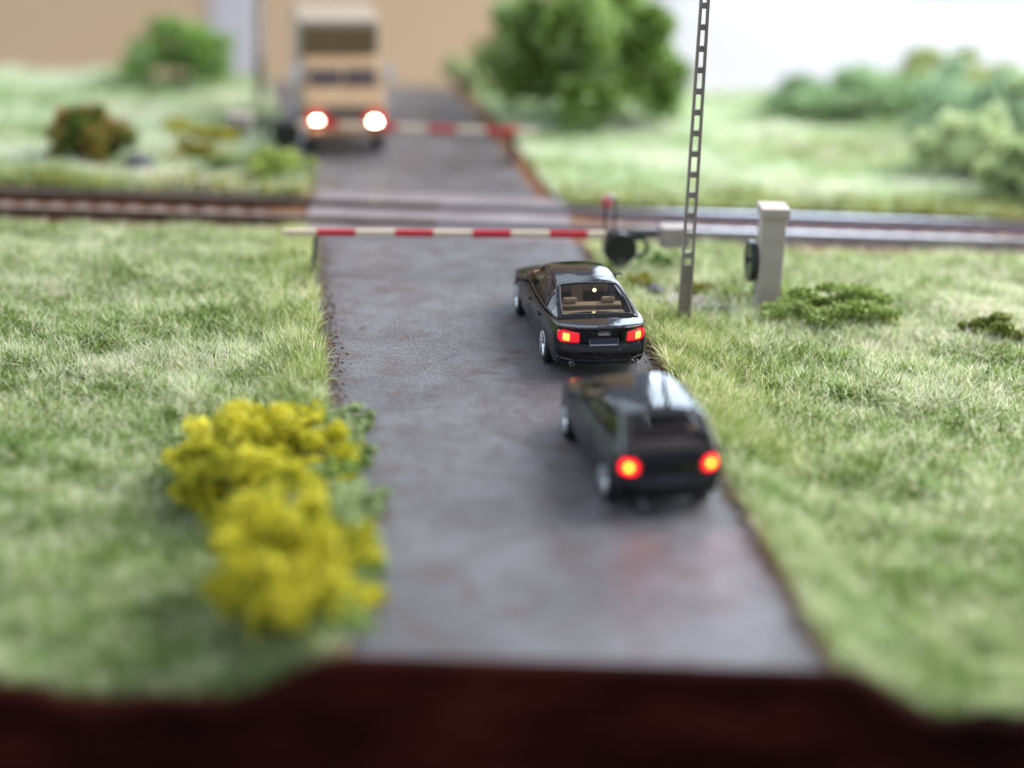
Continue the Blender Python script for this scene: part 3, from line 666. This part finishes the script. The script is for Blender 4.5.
def make_wheel(name, root, loc, rad, wid, side):
    # side -1: outer face at -X
    s = side
    bm = bmesh.new(); lathe(bm, [(-wid/2, rad * .66), (-wid/2, rad * .90), (-wid/2 * .8, rad * .985), (-wid/2 * .3, rad), (wid/2 * .3, rad), (wid/2 * .8, rad * .985), (wid/2, rad * .9), (wid/2, rad * .66)], 'X', (0, 0, 0), 36)
    w = obj(name, bm, M['tyre'], root, True); w.location = loc
    bm = bmesh.new(); q = s * (wid/2 + .012)
    prof = [(q - s * .03, rad * .70), (q, rad * .68), (q, rad * .62), (q - s * .06, rad * .60), (q - s * .07, .02)]
    lathe(bm, prof, 'X', (0, 0, 0), 36)
    for k in range(10):
        a = 2 * PI * k / 10; d = Vector((0, math.cos(a), math.sin(a)))
        tube(bm, [Vector((q - s * .02, 0, 0)) + d * .03, Vector((q - s * .01, 0, 0)) + d * rad * .64], [.03, .018], 5)
    lathe(bm, [(q - s * .05, .06), (q + s * .005, .055), (q + s * .005, .001)], 'X', (0, 0, 0), 14)
    obj('rim', bm, M['rim'], w)
    return w

def cast(bvh, o, d, off):
    hit, nrm, _, _ = bvh.ray_cast(Vector(o), Vector(d).normalized())
    if hit is None: return None
    if nrm.dot(Vector(d)) > 0: nrm = -nrm
    return hit + nrm * off
def decal(name, bvh, outline, origin, u, v, d, off, m, root, res=.03):
    """patch laid on the body: outline in the (u, v) plane at origin, projected along d"""
    xs_ = [p[0] for p in outline]; ys_ = [p[1] for p in outline]; n = len(outline)
    def span(t):   # u-range of the outline at height t
        c = []
        for i in range(n):
            a, b = outline[i], outline[(i + 1) % n]
            if (a[1] - t) * (b[1] - t) <= 0 and a[1] != b[1]: c.append(a[0] + (b[0] - a[0]) * (t - a[1]) / (b[1] - a[1]))
        return min(c), max(c)
    bm = bmesh.new(); rows = []; nv = max(3, int((max(ys_) - min(ys_)) / res)); nu = max(3, int((max(xs_) - min(xs_)) / res))
    for k in range(nv + 1):
        t = min(ys_) + 1e-4 + (max(ys_) - min(ys_) - 2e-4) * k / nv; a, b = span(t); row = []
        for j in range(nu + 1):
            s = a + (b - a) * j / nu; edge = k in (0, nv) or j in (0, nu)
            p = cast(bvh, Vector(origin) + Vector(u) * s + Vector(v) * t, d, off * (-.5 if edge else 1))
            row.append(bm.verts.new(p) if p else None)
        rows.append(row)
    for A, B in zip(rows, rows[1:]):
        for k in range(nu):
            q = (A[k], A[k + 1], B[k + 1], B[k])
            if all(q): bm.faces.new(q)
    return obj(name, bm, m, root, True)
def seam(name, bvh, pts, d, r, m, root, off=.0):
    """thin line following the body, pts projected along d"""
    out = []
    for a, b in zip(pts, pts[1:]):
        k = max(2, int((Vector(b) - Vector(a)).length / .06))
        for i in range(k): out.append(Vector(a).lerp(Vector(b), i / k))
    out.append(Vector(pts[-1])); hit = [cast(bvh, p, d, off) for p in out]; hit = [h for h in hit if h]
    bm = bmesh.new(); tube(bm, hit, r, 5); return obj(name, bm, m, root)

def rrect(w, h, r, n=4):
    out = []
    for cx, cy, a0 in ((w/2 - r, h/2 - r, 0), (-w/2 + r, h/2 - r, 90), (-w/2 + r, -h/2 + r, 180), (w/2 - r, -h/2 + r, 270)):
        for k in range(n + 1): a = R(a0 + 90 * k / n); out.append((cx + r * math.cos(a), cy + r * math.sin(a)))
    return out

def car(root, p):
    Lh, Wh = p['L'] / 2, p['W'] / 2
    ys = [-1, -.985, -.95, -.88, -.8, -.7, -.6, -.5, -.4, -.3, -.2, -.1, 0, .1, .2, .3, .4, .5, .6, .7, .8, .88, .94, .98, 1]
    xs = [-1, -.97, -.88, -.7, -.5, -.25, 0, .25, .5, .7, .88, .97, 1]
    zs = [-1, -.94, -.78, -.6, -.45, -.3, -.1, .1, .3, .5, .7, .85, .95, 1]
    def f(a, b, c):
        y0 = a * Lh; zt = P1(y0, p['top']); zb = ip(y0, p['bot']); t = (c + 1) / 2; z = zb + (zt - zb) * t
        pl = P1(a, [(-1, p['rw']), (-.9, p['rw'] + .05), (-.7, .985), (-.3, 1), (.4, 1), (.75, .96), (.92, .86), (1, .72)])
        side = P1(z, p['side']); x = b * Wh * pl * side
        yr = P1(z, p['rear']); yf = P1(z, p['front'])
        bend = abs(b) ** 3
        y = y0 if abs(a) < .8 else y0
        if a < 0: k = max(0, (-a - .55) / .45) ** 1.5; y = y0 * (1 - k) + (-Lh + yr + p['bend'] * bend) * k if k < 1 else (-Lh + yr + p['bend'] * bend)
        else: k = max(0, (a - .55) / .45) ** 1.5; y = y0 * (1 - k) + (Lh - yf - .30 * bend) * k
        z -= .035 * abs(b) ** 2.5 * max(0, c) ** 6
        return (x, y, z)
    bm = shell(ys, xs, zs, f)
    body = obj('body', bm, M['paint'], root, True)
    md = body.modifiers.new('s', 'SUBSURF'); md.levels = 2; md.render_levels = 2; bake(body)
    # wheel arches and cabin well
    wr = p['wheel']
    for y in p['axles']:
        for s in (-1, 1):
            cb = bmesh.new(); lathe(cb, [(s * (Wh - .34), wr + .045), (s * (Wh + .3), wr + .045)], 'X', (0, y, wr + .01), 40); cut_boolean(body, cb)
    cst = p['cabin']; yb0, yb1 = cst[0][0], cst[-1][0]
    cb = bmesh.new(); box(cb, (0, (yb0 + yb1) / 2, 1.05), (p['well'], (yb1 - yb0) - .35, 1.3)); cut_boolean(body, cb)
    body.data.polygons.foreach_set('use_smooth', [True] * len(body.data.polygons))
    body.data.materials.clear(); body.data.materials.append(M['paint'])
    try: body.data.set_sharp_from_angle(angle=R(38))
    except Exception: pass
    bvh = BVHTree.FromObject(body, bpy.context.evaluated_depsgraph_get())
    bpy.context.view_layer.update()
    # ---- cabin loft; stations (y, z belt, half width belt, z roof, half width roof)
    def st(y): return [P1(y, [(q[0], q[i]) for q in cst]) for i in range(1, 5)]
    Y = sorted(set([round(v, 4) for v in list(np.linspace(yb0, yb1, 40)) + p['cuts']]))
    nside = 8; ntop = 10
    def section(y, off=0.):
        zb, wb, zr, wt = st(y); out = []; h = max(zr - zb, .0)
        for k in range(nside + 1):
            t = k / nside; w = wb + (wt - wb) * t ** 1.25; out.append(Vector((w + off, y, zb + (h - .05 * min(1, h / .3)) * t)))
        e_ = out[-1].copy(); c = .05 * min(1, h / .3)
        for k in range(1, ntop + 1):
            t = k / ntop; x = (wt - .0) * (1 - t); zz = e_.z + c * (1 - (1 - t) ** 2.6) ** .8 + off; out.append(Vector((x, y, zz)))
        return out
    grid = []
    for y in Y:
        h_ = section(y); grid.append([Vector((-q.x, q.y, q.z)) for q in h_] + h_[-2::-1])
    ncol = len(grid[0]); half = nside + ntop
    def region(i, j):
        y = (Y[i] + Y[i + 1]) / 2; jj = j if j < half else ncol - 2 - j   # 0..half-1 from belt to roof centre
        left = j < half
        if jj < nside:
            if 0 < jj < nside - 1:
                for k, (a, b) in enumerate(p['sideglass']):
                    if a < y < b: return 'side%d%d' % (k, left)
        else:
            c = jj - nside
            if c >= 1:
                if p['rearglass'][0] < y < p['rearglass'][1]: return 'rear'
                if p['frontglass'][0] < y < p['frontglass'][1]: return 'front'
        return 'paint'
    groups = {}
    for i in range(len(Y) - 1):
        for j in range(ncol - 1): groups.setdefault(region(i, j), []).append((i, j))
    def patch(name, cells, m, thick, off=0.):
        bm = bmesh.new(); V = {}
        def v(i, j):
            if (i, j) not in V: V[i, j] = bm.verts.new(grid[i][j])
            return V[i, j]
        for i, j in cells: bm.faces.new((v(i, j), v(i + 1, j), v(i + 1, j + 1), v(i, j + 1)))
        bmesh.ops.recalc_face_normals(bm, faces=bm.faces)
        me = bpy.data.meshes.new(name); bm.to_mesh(me); bm.free(); o = link(name, me, m, root, True)
        if thick: md = o.modifiers.new('t', 'SOLIDIFY'); md.thickness = thick; md.offset = off
        return o
    patch('roof', groups['paint'], M['paint'], .02, -1)
    for key in sorted(groups):
        if key.startswith('side'): patch('side_window', groups[key], p['sglass'], 0)
        elif key == 'rear': patch('rear_window', groups[key], p['rglass'], 0)
        elif key == 'front': patch('windscreen', groups[key], p['sglass'], 0)
    # rubber edge around the rear window
    Yr = [y for y in Y if p['rearglass'][0] - 1e-3 <= y <= p['rearglass'][1] + 1e-3]; ia, ib = Y.index(Yr[0]), Y.index(Yr[-1]); ja = nside + 1; jb = ncol - 1 - ja
    loop = [grid[ia][j] for j in range(ja, jb + 1)] + [grid[i][jb] for i in range(ia + 1, ib + 1)] + [grid[ib][j] for j in range(jb - 1, ja - 1, -1)] + [grid[i][ja] for i in range(ib - 1, ia, -1)]
    bm = bmesh.new(); tube(bm, loop + [loop[0]], .02, 6, False); obj('window_seal', bm, M['trim'], root, True)
    for s in (0, 1):   # belt-line trim strips
        bm = bmesh.new(); tube(bm, [grid[i][1 if s == 0 else ncol - 2] + Vector((-.008 if s == 0 else .008, 0, 0)) for i in range(2, len(Y) - 2)], .013, 5); obj('window_trim', bm, p['trimmat'], root, True)
    # ---- interior
    bm = bmesh.new(); box(bm, (0, (yb0 + yb1) / 2 + .1, .36), (p['well'] - .04, (yb1 - yb0) - .4, .06)); obj('cabin_floor', bm, p['seatmat'], root)
    for sx in (-.36, .36):
        bm = bmesh.new(); box(bm, (sx, p['seaty'] + .22, .58), (.5, .5, .16)); obj('seat', bm, p['seatmat'], root, bevel=.05)
        bm = bmesh.new(); box(bm, (sx, p['seaty'] - .08, .88), (.48, .13, .56), Matrix.Rotation(R(12), 3, 'X')); box(bm, (sx, p['seaty'] - .17, 1.22), (.26, .1, .16)); obj('seat_back', bm, p['seatmat'], root, bevel=.05)
    bm = bmesh.new(); box(bm, (0, p['rseaty'] + .22, .56), (1.25, .5, .18)); box(bm, (0, p['rseaty'] - .08, .80), (1.3, .14, .5), Matrix.Rotation(R(18), 3, 'X'))
    for sx in (-.38, .38): box(bm, (sx, p['rseaty'] - .16, 1.10), (.28, .08, .13))
    obj('rear_bench', bm, p['seatmat'], root, bevel=.04)
    bm = bmesh.new(); box(bm, (0, p['cabin'][0][0] + .28, .99), (1.2, .42, .03)); obj('parcel_shelf', bm, p['seatmat'], root)
    bm = bmesh.new(); box(bm, (0, p['dashy'], .86), (1.35, .3, .22)); obj('dashboard', bm, M['darkseat'], root, bevel=.05)
    bm = bmesh.new()
    for k in range(20):
        a, b = 2 * PI * k / 20, 2 * PI * (k + 1) / 20; c = Vector((-.36, p['dashy'] - .3, .95))
        tube(bm, [c + Vector((.18 * math.cos(a), -.06 * math.sin(a), .17 * math.sin(a))), c + Vector((.18 * math.cos(b), -.06 * math.sin(b), .17 * math.sin(b)))], .016, 5, False)
    obj('steering_wheel', bm, M['darkseat'], root)
    # ---- wheels, mirrors, handles, seams
    for y in p['axles']:
        for s in (-1, 1): make_wheel('wheel', root, (s * (Wh - .125), y, wr), wr, .23, s)
    for s in (-1, 1):
        bm = bmesh.new(); c = Vector((s * (Wh + .06), p['mirror'], .98)); box(bm, c, (.16, .08, .12)); tube(bm, [c - Vector((s * .18, 0, .05)), c - Vector((s * .05, 0, .02))], .03)
        mm = obj('door_mirror', bm, M['paint'], root, bevel=.03)
        bm = bmesh.new(); box(bm, c + Vector((0, -.05, 0)), (.13, .006, .09)); obj('mirror_glass', bm, M['chrome'], mm, bevel=.002)
        d = (-s, 0, 0)
        for y in p['doors']:
            seam('door_seam', bvh, [(s * 1.5, y, .34), (s * 1.5, y, P1(y, [(q[0], q[1]) for q in cst]) - .02)], d, .006, M['trim'], root)
        seam('sill_line', bvh, [(s * 1.5, p['doors'][0], .36), (s * 1.5, p['doors'][-1], .36)], d, .008, M['trim'], root)
        for y in p['handles']:
            q = cast(bvh, (s * 1.5, y, p['hz']), d, .02)
            if q: bm = bmesh.new(); box(bm, q, (.035, .2, .035)); obj('door_handle', bm, p['trimmat'], root, bevel=.01)
    return bvh

# --- the sedan
sedan = empty('parked_sedan', (1.24, 36.85, .012), R(10.8))
tag(sedan, 'glossy black four-door sedan with square glowing tail lights, first in line at the barrier', 'car', 'black cars waiting at the crossing')
# stations: y, z belt, half width belt, z roof, half width roof
A = dict(L=4.95, W=1.92, rw=.83, bend=.24, wheel=.365, axles=(-1.36, 1.52), well=1.42,
    top=[(-2.48, .985), (-2.3, 1.015), (-1.7, 1.04), (-1.3, .99), (0, .95), (1.1, .97), (1.7, .90), (2.2, .80), (2.48, .68)],
    bot=[(-2.48, .30), (-2.0, .22), (2.0, .2), (2.48, .26)],
    side=[(.18, .90), (.32, .955), (.5, .99), (.66, 1.0), (.8, .985), (.92, .95), (1.05, .915)],
    rear=[(.2, .14), (.30, .05), (.40, .01), (.52, 0), (.60, .03), (.64, .085), (.78, .075), (.92, .06), (1.02, .03)],
    front=[(.2, .12), (.35, .02), (.55, 0), (.7, .06), (.9, .15)],
    cabin=[(-1.85, 1.015, .79, 1.022, .75), (-1.45, .985, .83, 1.19, .72), (-.98, .96, .868, 1.375, .645), (-.75, .95, .872, 1.425, .61), (-.1, .945, .875, 1.475, .575), (.45, .945, .865, 1.43, .545), (.85, .95, .85, 1.26, .61), (1.35, .965, .80, .972, .72)],
    cuts=[-1.66, -1.0, -1.2, -.92, -.86, -.1, 0, .52, 1.22, .62, .95],
    sideglass=[(-1.42, -.98), (-.92, -.05), (.03, .95)], rearglass=(-1.76, -.88), frontglass=(.52, 1.2), sglass=M['darkglass'], rglass=M['glass'],
    trimmat=M['paint'], seatmat=M['beigeseat'], seaty=.15, rseaty=-.85, dashy=.95, mirror=.82, doors=(-1.05, -.02, .98), handles=(-.85, .12), hz=.80)
A['cuts'] += [-1.42, -.98, -.92, -.05, .03, 
 .95, -1.76, -.88, .52, 1.2]
bv = car(sedan, A)
for s in (-1, 1):
    ol = [(s * q[0] , q[1]) for q in [(.475, .73), (.475, .87), (.49, .905), (.53, .925), (.93, .93), (.98, .90), (.99, .86), (.98, .76), (.93, .70), (.84, .675), (.54, .68), (.49, .70)]]
    tl = decal('tail_light', bv, ol, (s * .44, -3.2, 0), (1, 0, 0), (0, 0, 1), (-s * .55, 1, 0), .012, M['taillens'], sedan, .03)
    ol = [(s * .68 + q[0], .80 + q[1]) for q in rrect(.22, .20, .03)]
    gl = decal('light_glow', bv, ol, (0, -3.2, 0), (1, 0, 0), (0, 0, 1), (0, 1, 0), .020, M['ledred'], tl, .02)
    ol = [(s * .68 + q[0], .80 + q[1]) for q in rrect(.13, .16, .03)]
    decal('light_core', bv, ol, (0, -3.2, 0), (1, 0, 0), (0, 0, 1), (0, 1, 0), .026, M['ledcore'], tl, .02)
    q = cast(bv, (s * .58, -3, .30), (0, 1, 0), 0); q = q or Vector((s * .58, -2.38, .27))
    bm = bmesh.new(); lathe(bm, [(.10, .045), (-.05, .047), (-.06, .04), (-.05, .034), (.09, .03)], 'Y', (q.x, q.y + .02, .29), 18); eo = obj('exhaust_tip', bm, M['weight'], sedan)
    bm = bmesh.new(); lathe(bm, [(-.052, .005), (-.052, .038), (-.03, .038)], 'Y', (q.x, q.y + .02, .29), 18); obj('exhaust_opening', bm, M['trim'], eo)
M['plate'] = mat('dark_plate', (.05, .055, .08), .35); 
q = cast(bv, (0, -3, .74), (0, 1, 0), 0)
bm = bmesh.new(); box(bm, (q.x, q.y - .008, .735), (.52, .02, .12)); pp = obj('number_plate', bm, M['plate'], sedan, bevel=.006)
bm = bmesh.new()
for a, b in (((-.27, .668), (.27, .668)), ((.27, .668), (.27, .80)), ((-.27, .668), (-.27, .80))): tube(bm, [(a[0], q.y - .02, a[1]), (b[0], q.y - .02, b[1])], .008, 5)
obj('plate_frame', bm, M['chrome'], pp)
q = cast(bv, (0, -3, .90), (0, 1, 0), .006)
bm = bmesh.new()
for k in range(4):
    for j in range(14):
        a, b = 2 * PI * j / 14, 2 * PI * (j + 1) / 14; cx = (k - 1.5) * .052
        tube(bm, [(cx + .034 * math.cos(a), q.y - .006, .905 + .034 * math.sin(a)), (cx + .034 * math.cos(b), q.y - .006, .905 + .034 * math.sin(b))], .006, 5, False)
obj('ring_emblem', bm, M['chrome'], sedan)
seam('boot_seam', bv, [(-.48, -3, .64), (.48, -3, .64)], (0, 1, 0), .01, M['trim'], sedan)
seam('bumper_strip', bv, [(-.86, -3, .40), (-.5, -3, .365), (.5, -3, .365), (.86, -3, .40)], (0, 1, 0), .011, M['paint'], sedan)
for s in (-1, 1): seam('bumper_highlight', bv, [(s * .60, -3, .375), (s * .74, -3, .385), (s * .84, -3, .405)], (0, 1, 0), .010, M['weight'], sedan, .002)  # pale strips stand in for bright streaks of light on the bumper corners
for s in (-1, 1): seam('boot_seam', bv, [(s * .50, -3, .64), (s * .50, -3, .93)], (0, 1, 0), .006, M['trim'], sedan)
bm = bmesh.new(); bmesh.ops.create_uvsphere(bm, u_segments=10, v_segments=8, radius=.035, matrix=Matrix.Translation((.20, -.60, 1.16))); obj('cabin_spot', bm, M['warmspot'], sedan, True)  # small warm glowing ball inside the cabin

# --- the hatchback
hatch = empty('parked_hatchback', (2.10, 30.4, .012), R(13)); hatch.scale = (1.06, 1.06, 1.08)
tag(hatch, 'black hatchback with round glowing red tail lights, second in line and nearest the camera', 'car', 'black cars waiting at the crossing')
B = dict(bend=.18, L=4.05, W=1.73, rw=.88, wheel=.315, axles=(-1.27, 1.24), well=1.28,
    top=[(-2.03, .96), (-1.7, .97), (-1.2, .95), (0, .93), (.9, .96), (1.4, .90), (1.8, .80), (2.03, .66)],
    bot=[(-2.03, .28), (-1.7, .2), (1.7, .2), (2.03, .25)],
    side=[(.18, .90), (.32, .96), (.5, .99), (.64, 1.0), (.8, .98), (.92, .94), (1.05, .91)],
    rear=[(.2, .12), (.30, .04), (.42, 0), (.54, .02), (.60, .06), (.8, .07), (.92, .10), (1.02, .14)],
    front=[(.2, .12), (.35, .02), (.55, 0), (.7, .06), (.9, .15)],
    cabin=[(-1.95, .93, .75, .955, .72), (-1.78, .935, .77, 1.13, .70), (-1.48, .935, .785, 1.375, .655), (-1.28, .93, .79, 1.425, .63), (-.4, .925, .795, 1.45, .59), (.25, .925, .79, 1.41, .57), (.62, .935, .775, 1.24, .61), (1.12, .955, .73, .962, .66)],
    cuts=[-1.91, -1.42, -1.4, -.55, -.47, .3, 1.0], sideglass=[(-1.30, -.55), (-.47, .72)], rearglass=(-1.91, -1.42), frontglass=(.32, 1.0),
    sglass=M['darkglass'], rglass=M['darkglass'], trimmat=M['trim'], seatmat=M['darkseat'], seaty=-.1, rseaty=-.98, dashy=.72, mirror=.62, doors=(-.51, .74), handles=(-.38,), hz=.78)
B['cuts'] += [-1.30, -.55, -.47, .72, .32]
bv = car(hatch, B)
for s in (-1, 1):
    ol = [(s * .63 + q[0], .74 + q[1]) for q in rrect(.32, .25, .11)]
    tl = decal('tail_light', bv, ol, (0, -3.2, 0), (1, 0, 0), (0, 0, 1), (0, 1, 0), .012, M['taillens'], hatch, .03)
    ol = [(s * .63 + .125 * math.cos(2 * PI * k / 16), .74 + .11 * math.sin(2 * PI * k / 16)) for k in range(16)]
    decal('light_glow', bv, ol, (0, -3.2, 0), (1, 0, 0), (0, 0, 1), (0, 1, 0), .022, M['ledred'], tl, .02)
    ol = [(s * .63 + .055 * math.cos(2 * PI * k / 12), .74 + .055 * math.sin(2 * PI * k / 12)) for k in range(12)]
    decal('light_core', bv, ol, (0, -3.2, 0), (1, 0, 0), (0, 0, 1), (0, 1, 0), .028, M['ledcore'], tl, .015)
    l = bpy.data.lights.new('tail_lamp_glow', 'SPOT'); l.energy = 30; l.color = (1, .03, .03); l.spot_size = R(62); l.spot_blend = 1.; l.shadow_soft_size = .08
    lo = bpy.data.objects.new('tail_lamp_glow', l); S.collection.objects.link(lo); lo.parent = hatch; lo.location = (s * .63, -2.12, .74)
    lo.rotation_euler = Vector((0, -1.2, -.74)).to_track_quat('-Z', 'Y').to_euler()
q = cast(bv, (0, -3, .58), (0, 1, 0), 0)
bm = bmesh.new(); box(bm, (0, q.y - .01, .56), (.5, .02, .11)); obj('number_plate', bm, M['plate'], hatch, bevel=.006)
seam('tailgate_seam', bv, [(-.5, -3, .46), (.5, -3, .46)], (0, 1, 0), .01, M['trim'], hatch)
bm = bmesh.new(); lathe(bm, [(.08, .034), (-.06, .034), (-.05, .026), (.07, .024)], 'Y', (-.45, -1.98, .24), 14); obj('exhaust_tip', bm, M['chrome'], hatch)

# --- the truck
M['tan'] = mat('tan_paint', (.29, .19, .10), .6, noise=[(.36, .25, .14)], nscale=1.5)
M['cream'] = mat('cream_paint', (.33, .28, .22), .55); M['tarp'] = mat('olive_brown_board', (.13, .095, .045), .8, noise=[(.17, .12, .06)], nscale=2)
M['winglass'] = mat('truck_glass', (.05, .03, .03), .1, coat=1.); M['redring'] = mat('red_halo', (.7, .03, .03), .4, emit=(1, .03, .02), estr=.25)  # red ring stands in for the coloured halo around each headlight; glows faintly
M['silver'] = mat('pale_mirror', (.6, .64, .7), .35)
tk = empty('beige_truck', (-4.66, 51.0, .01), R(10)); tag(tk, 'beige truck with blazing headlights and tall box, waiting behind the far barrier', 'truck')
# local: front faces -Y, front bumper near y = 0
bm = bmesh.new()
prof = [(0.0, .38), (-.02, .62), (.0, 1.12), (.12, 1.25), (.75, 1.50), (1.02, 1.96), (1.12, 2.06), (1.3, 2.12), (1.9, 2.12), (2.0, 2.0), (2.0, .45), (.3, .38)]
rings = []
for x in (-1.08, -1.03, -.9, .9, 1.03, 1.08):
    s_ = 1 if abs(x) < 1.05 else .985
    rings.append([bm.verts.new((x * (1 if z < 1.5 else 1 - .08 * (z - 1.5)), y + (.0 if abs(x) < 1 else .03 if abs(x) < 1.05 else .07), z)) for y, z in prof])
for A_, B_ in zip(rings, rings[1:]):
    for k in range(len(prof)): bm.faces.new((A_[k], A_[(k + 1) % len(prof)], B_[(k + 1) % len(prof)], B_[k]))
bm.faces.new(rings[0]); bm.faces.new(rings[-1][::-1]); obj('cab', bm, M['tan'], tk, bevel=.04)
rotw = Matrix.Rotation(R(-27.5), 3, 'X')
for s in (-1, 1):
    bm = bmesh.new(); box(bm, (s * .455, .862, 1.73), (.82, .03, .46), rotw); obj('windscreen', bm, M['winglass'], tk, bevel=.02)
    bm = bmesh.new(); tube(bm, [(s * .45 - .2, .74, 1.62), (s * .45 + .15, .80, 1.82)], .012, 5); obj('wiper', bm, M['trim'], tk)
    bm = bmesh.new(); box(bm, (s * 1.065, 1.5, 1.75), (.03, .7, .42)); obj('side_window', bm, M['winglass'], tk, bevel=.02)
    bm = bmesh.new(); box(bm, (s * 1.28, .85, 1.85), (.2, .06, .42)); tube(bm, [(s * 1.02, .95, 2.0), (s * 1.25, .87, 1.98)], .02); obj('door_mirror', bm, M['silver'], tk, bevel=.02)
    bm = bmesh.new(); lathe(bm, [(-.09, .15), (-.09, .29), (-.03, .31), (.05, .31)], 'Y', (s * .77, 0, .72), 24); hl = obj('headlight', bm, M['redring'], tk)
    bm = bmesh.new(); lathe(bm, [(-.11, .04), (-.105, .11), (-.095, .125), (-.06, .125)], 'Y', (s * .77, 0, .72), 24); obj('lamp_lens', bm, M['headled'], hl)
    bm = bmesh.new(); box(bm, (s * .95, .0, 1.0), (.16, .05, .09)); obj('indicator', bm, M['orange'], tk, bevel=.01)
    for y in (.72, 3.6): w = make_wheel('wheel', tk, (s * .93, y, .48), .48, .30, s)
    bm = bmesh.new(); box(bm, (s * 1.10, .72, .80), (.12, 1.0, .10)); obj('mudguard', bm, M['trim'], tk, bevel=.03)
bm = bmesh.new(); box(bm, (0, -.03, .98), (.98, .05, .30))
obj('grille', bm, M['trim'], tk, bevel=.01)
bm = bmesh.new()
for k in range(5): box(bm, (0, -.06, .87 + k * .055), (.9, .02, .018))
obj('grille_bars', bm, M['weight'], tk)
bm = bmesh.new(); box(bm, (0, -.10, .46), (2.1, .16, .2)); obj('bumper', bm, M['tan'], tk, bevel=.04)
bm = bmesh.new(); box(bm, (0, 2.7, .55), (.8, 4.6, .2)); obj('chassis', bm, M['black'], tk)
bm = bmesh.new(); box(bm, (0, 3.55, 1.83), (2.2, 2.9, 2.45)); obj('cargo_box', bm, M['cream'], tk, bevel=.06)
bm = bmesh.new(); box(bm, (0, 2.085, 2.36), (2.0, .04, 1.0)); obj('front_board', bm, M['tarp'], tk, bevel=.01)
for ch in [c for c in C.objects if c.parent == tk and not c.name.startswith('wheel')]: ch.location.z += .19
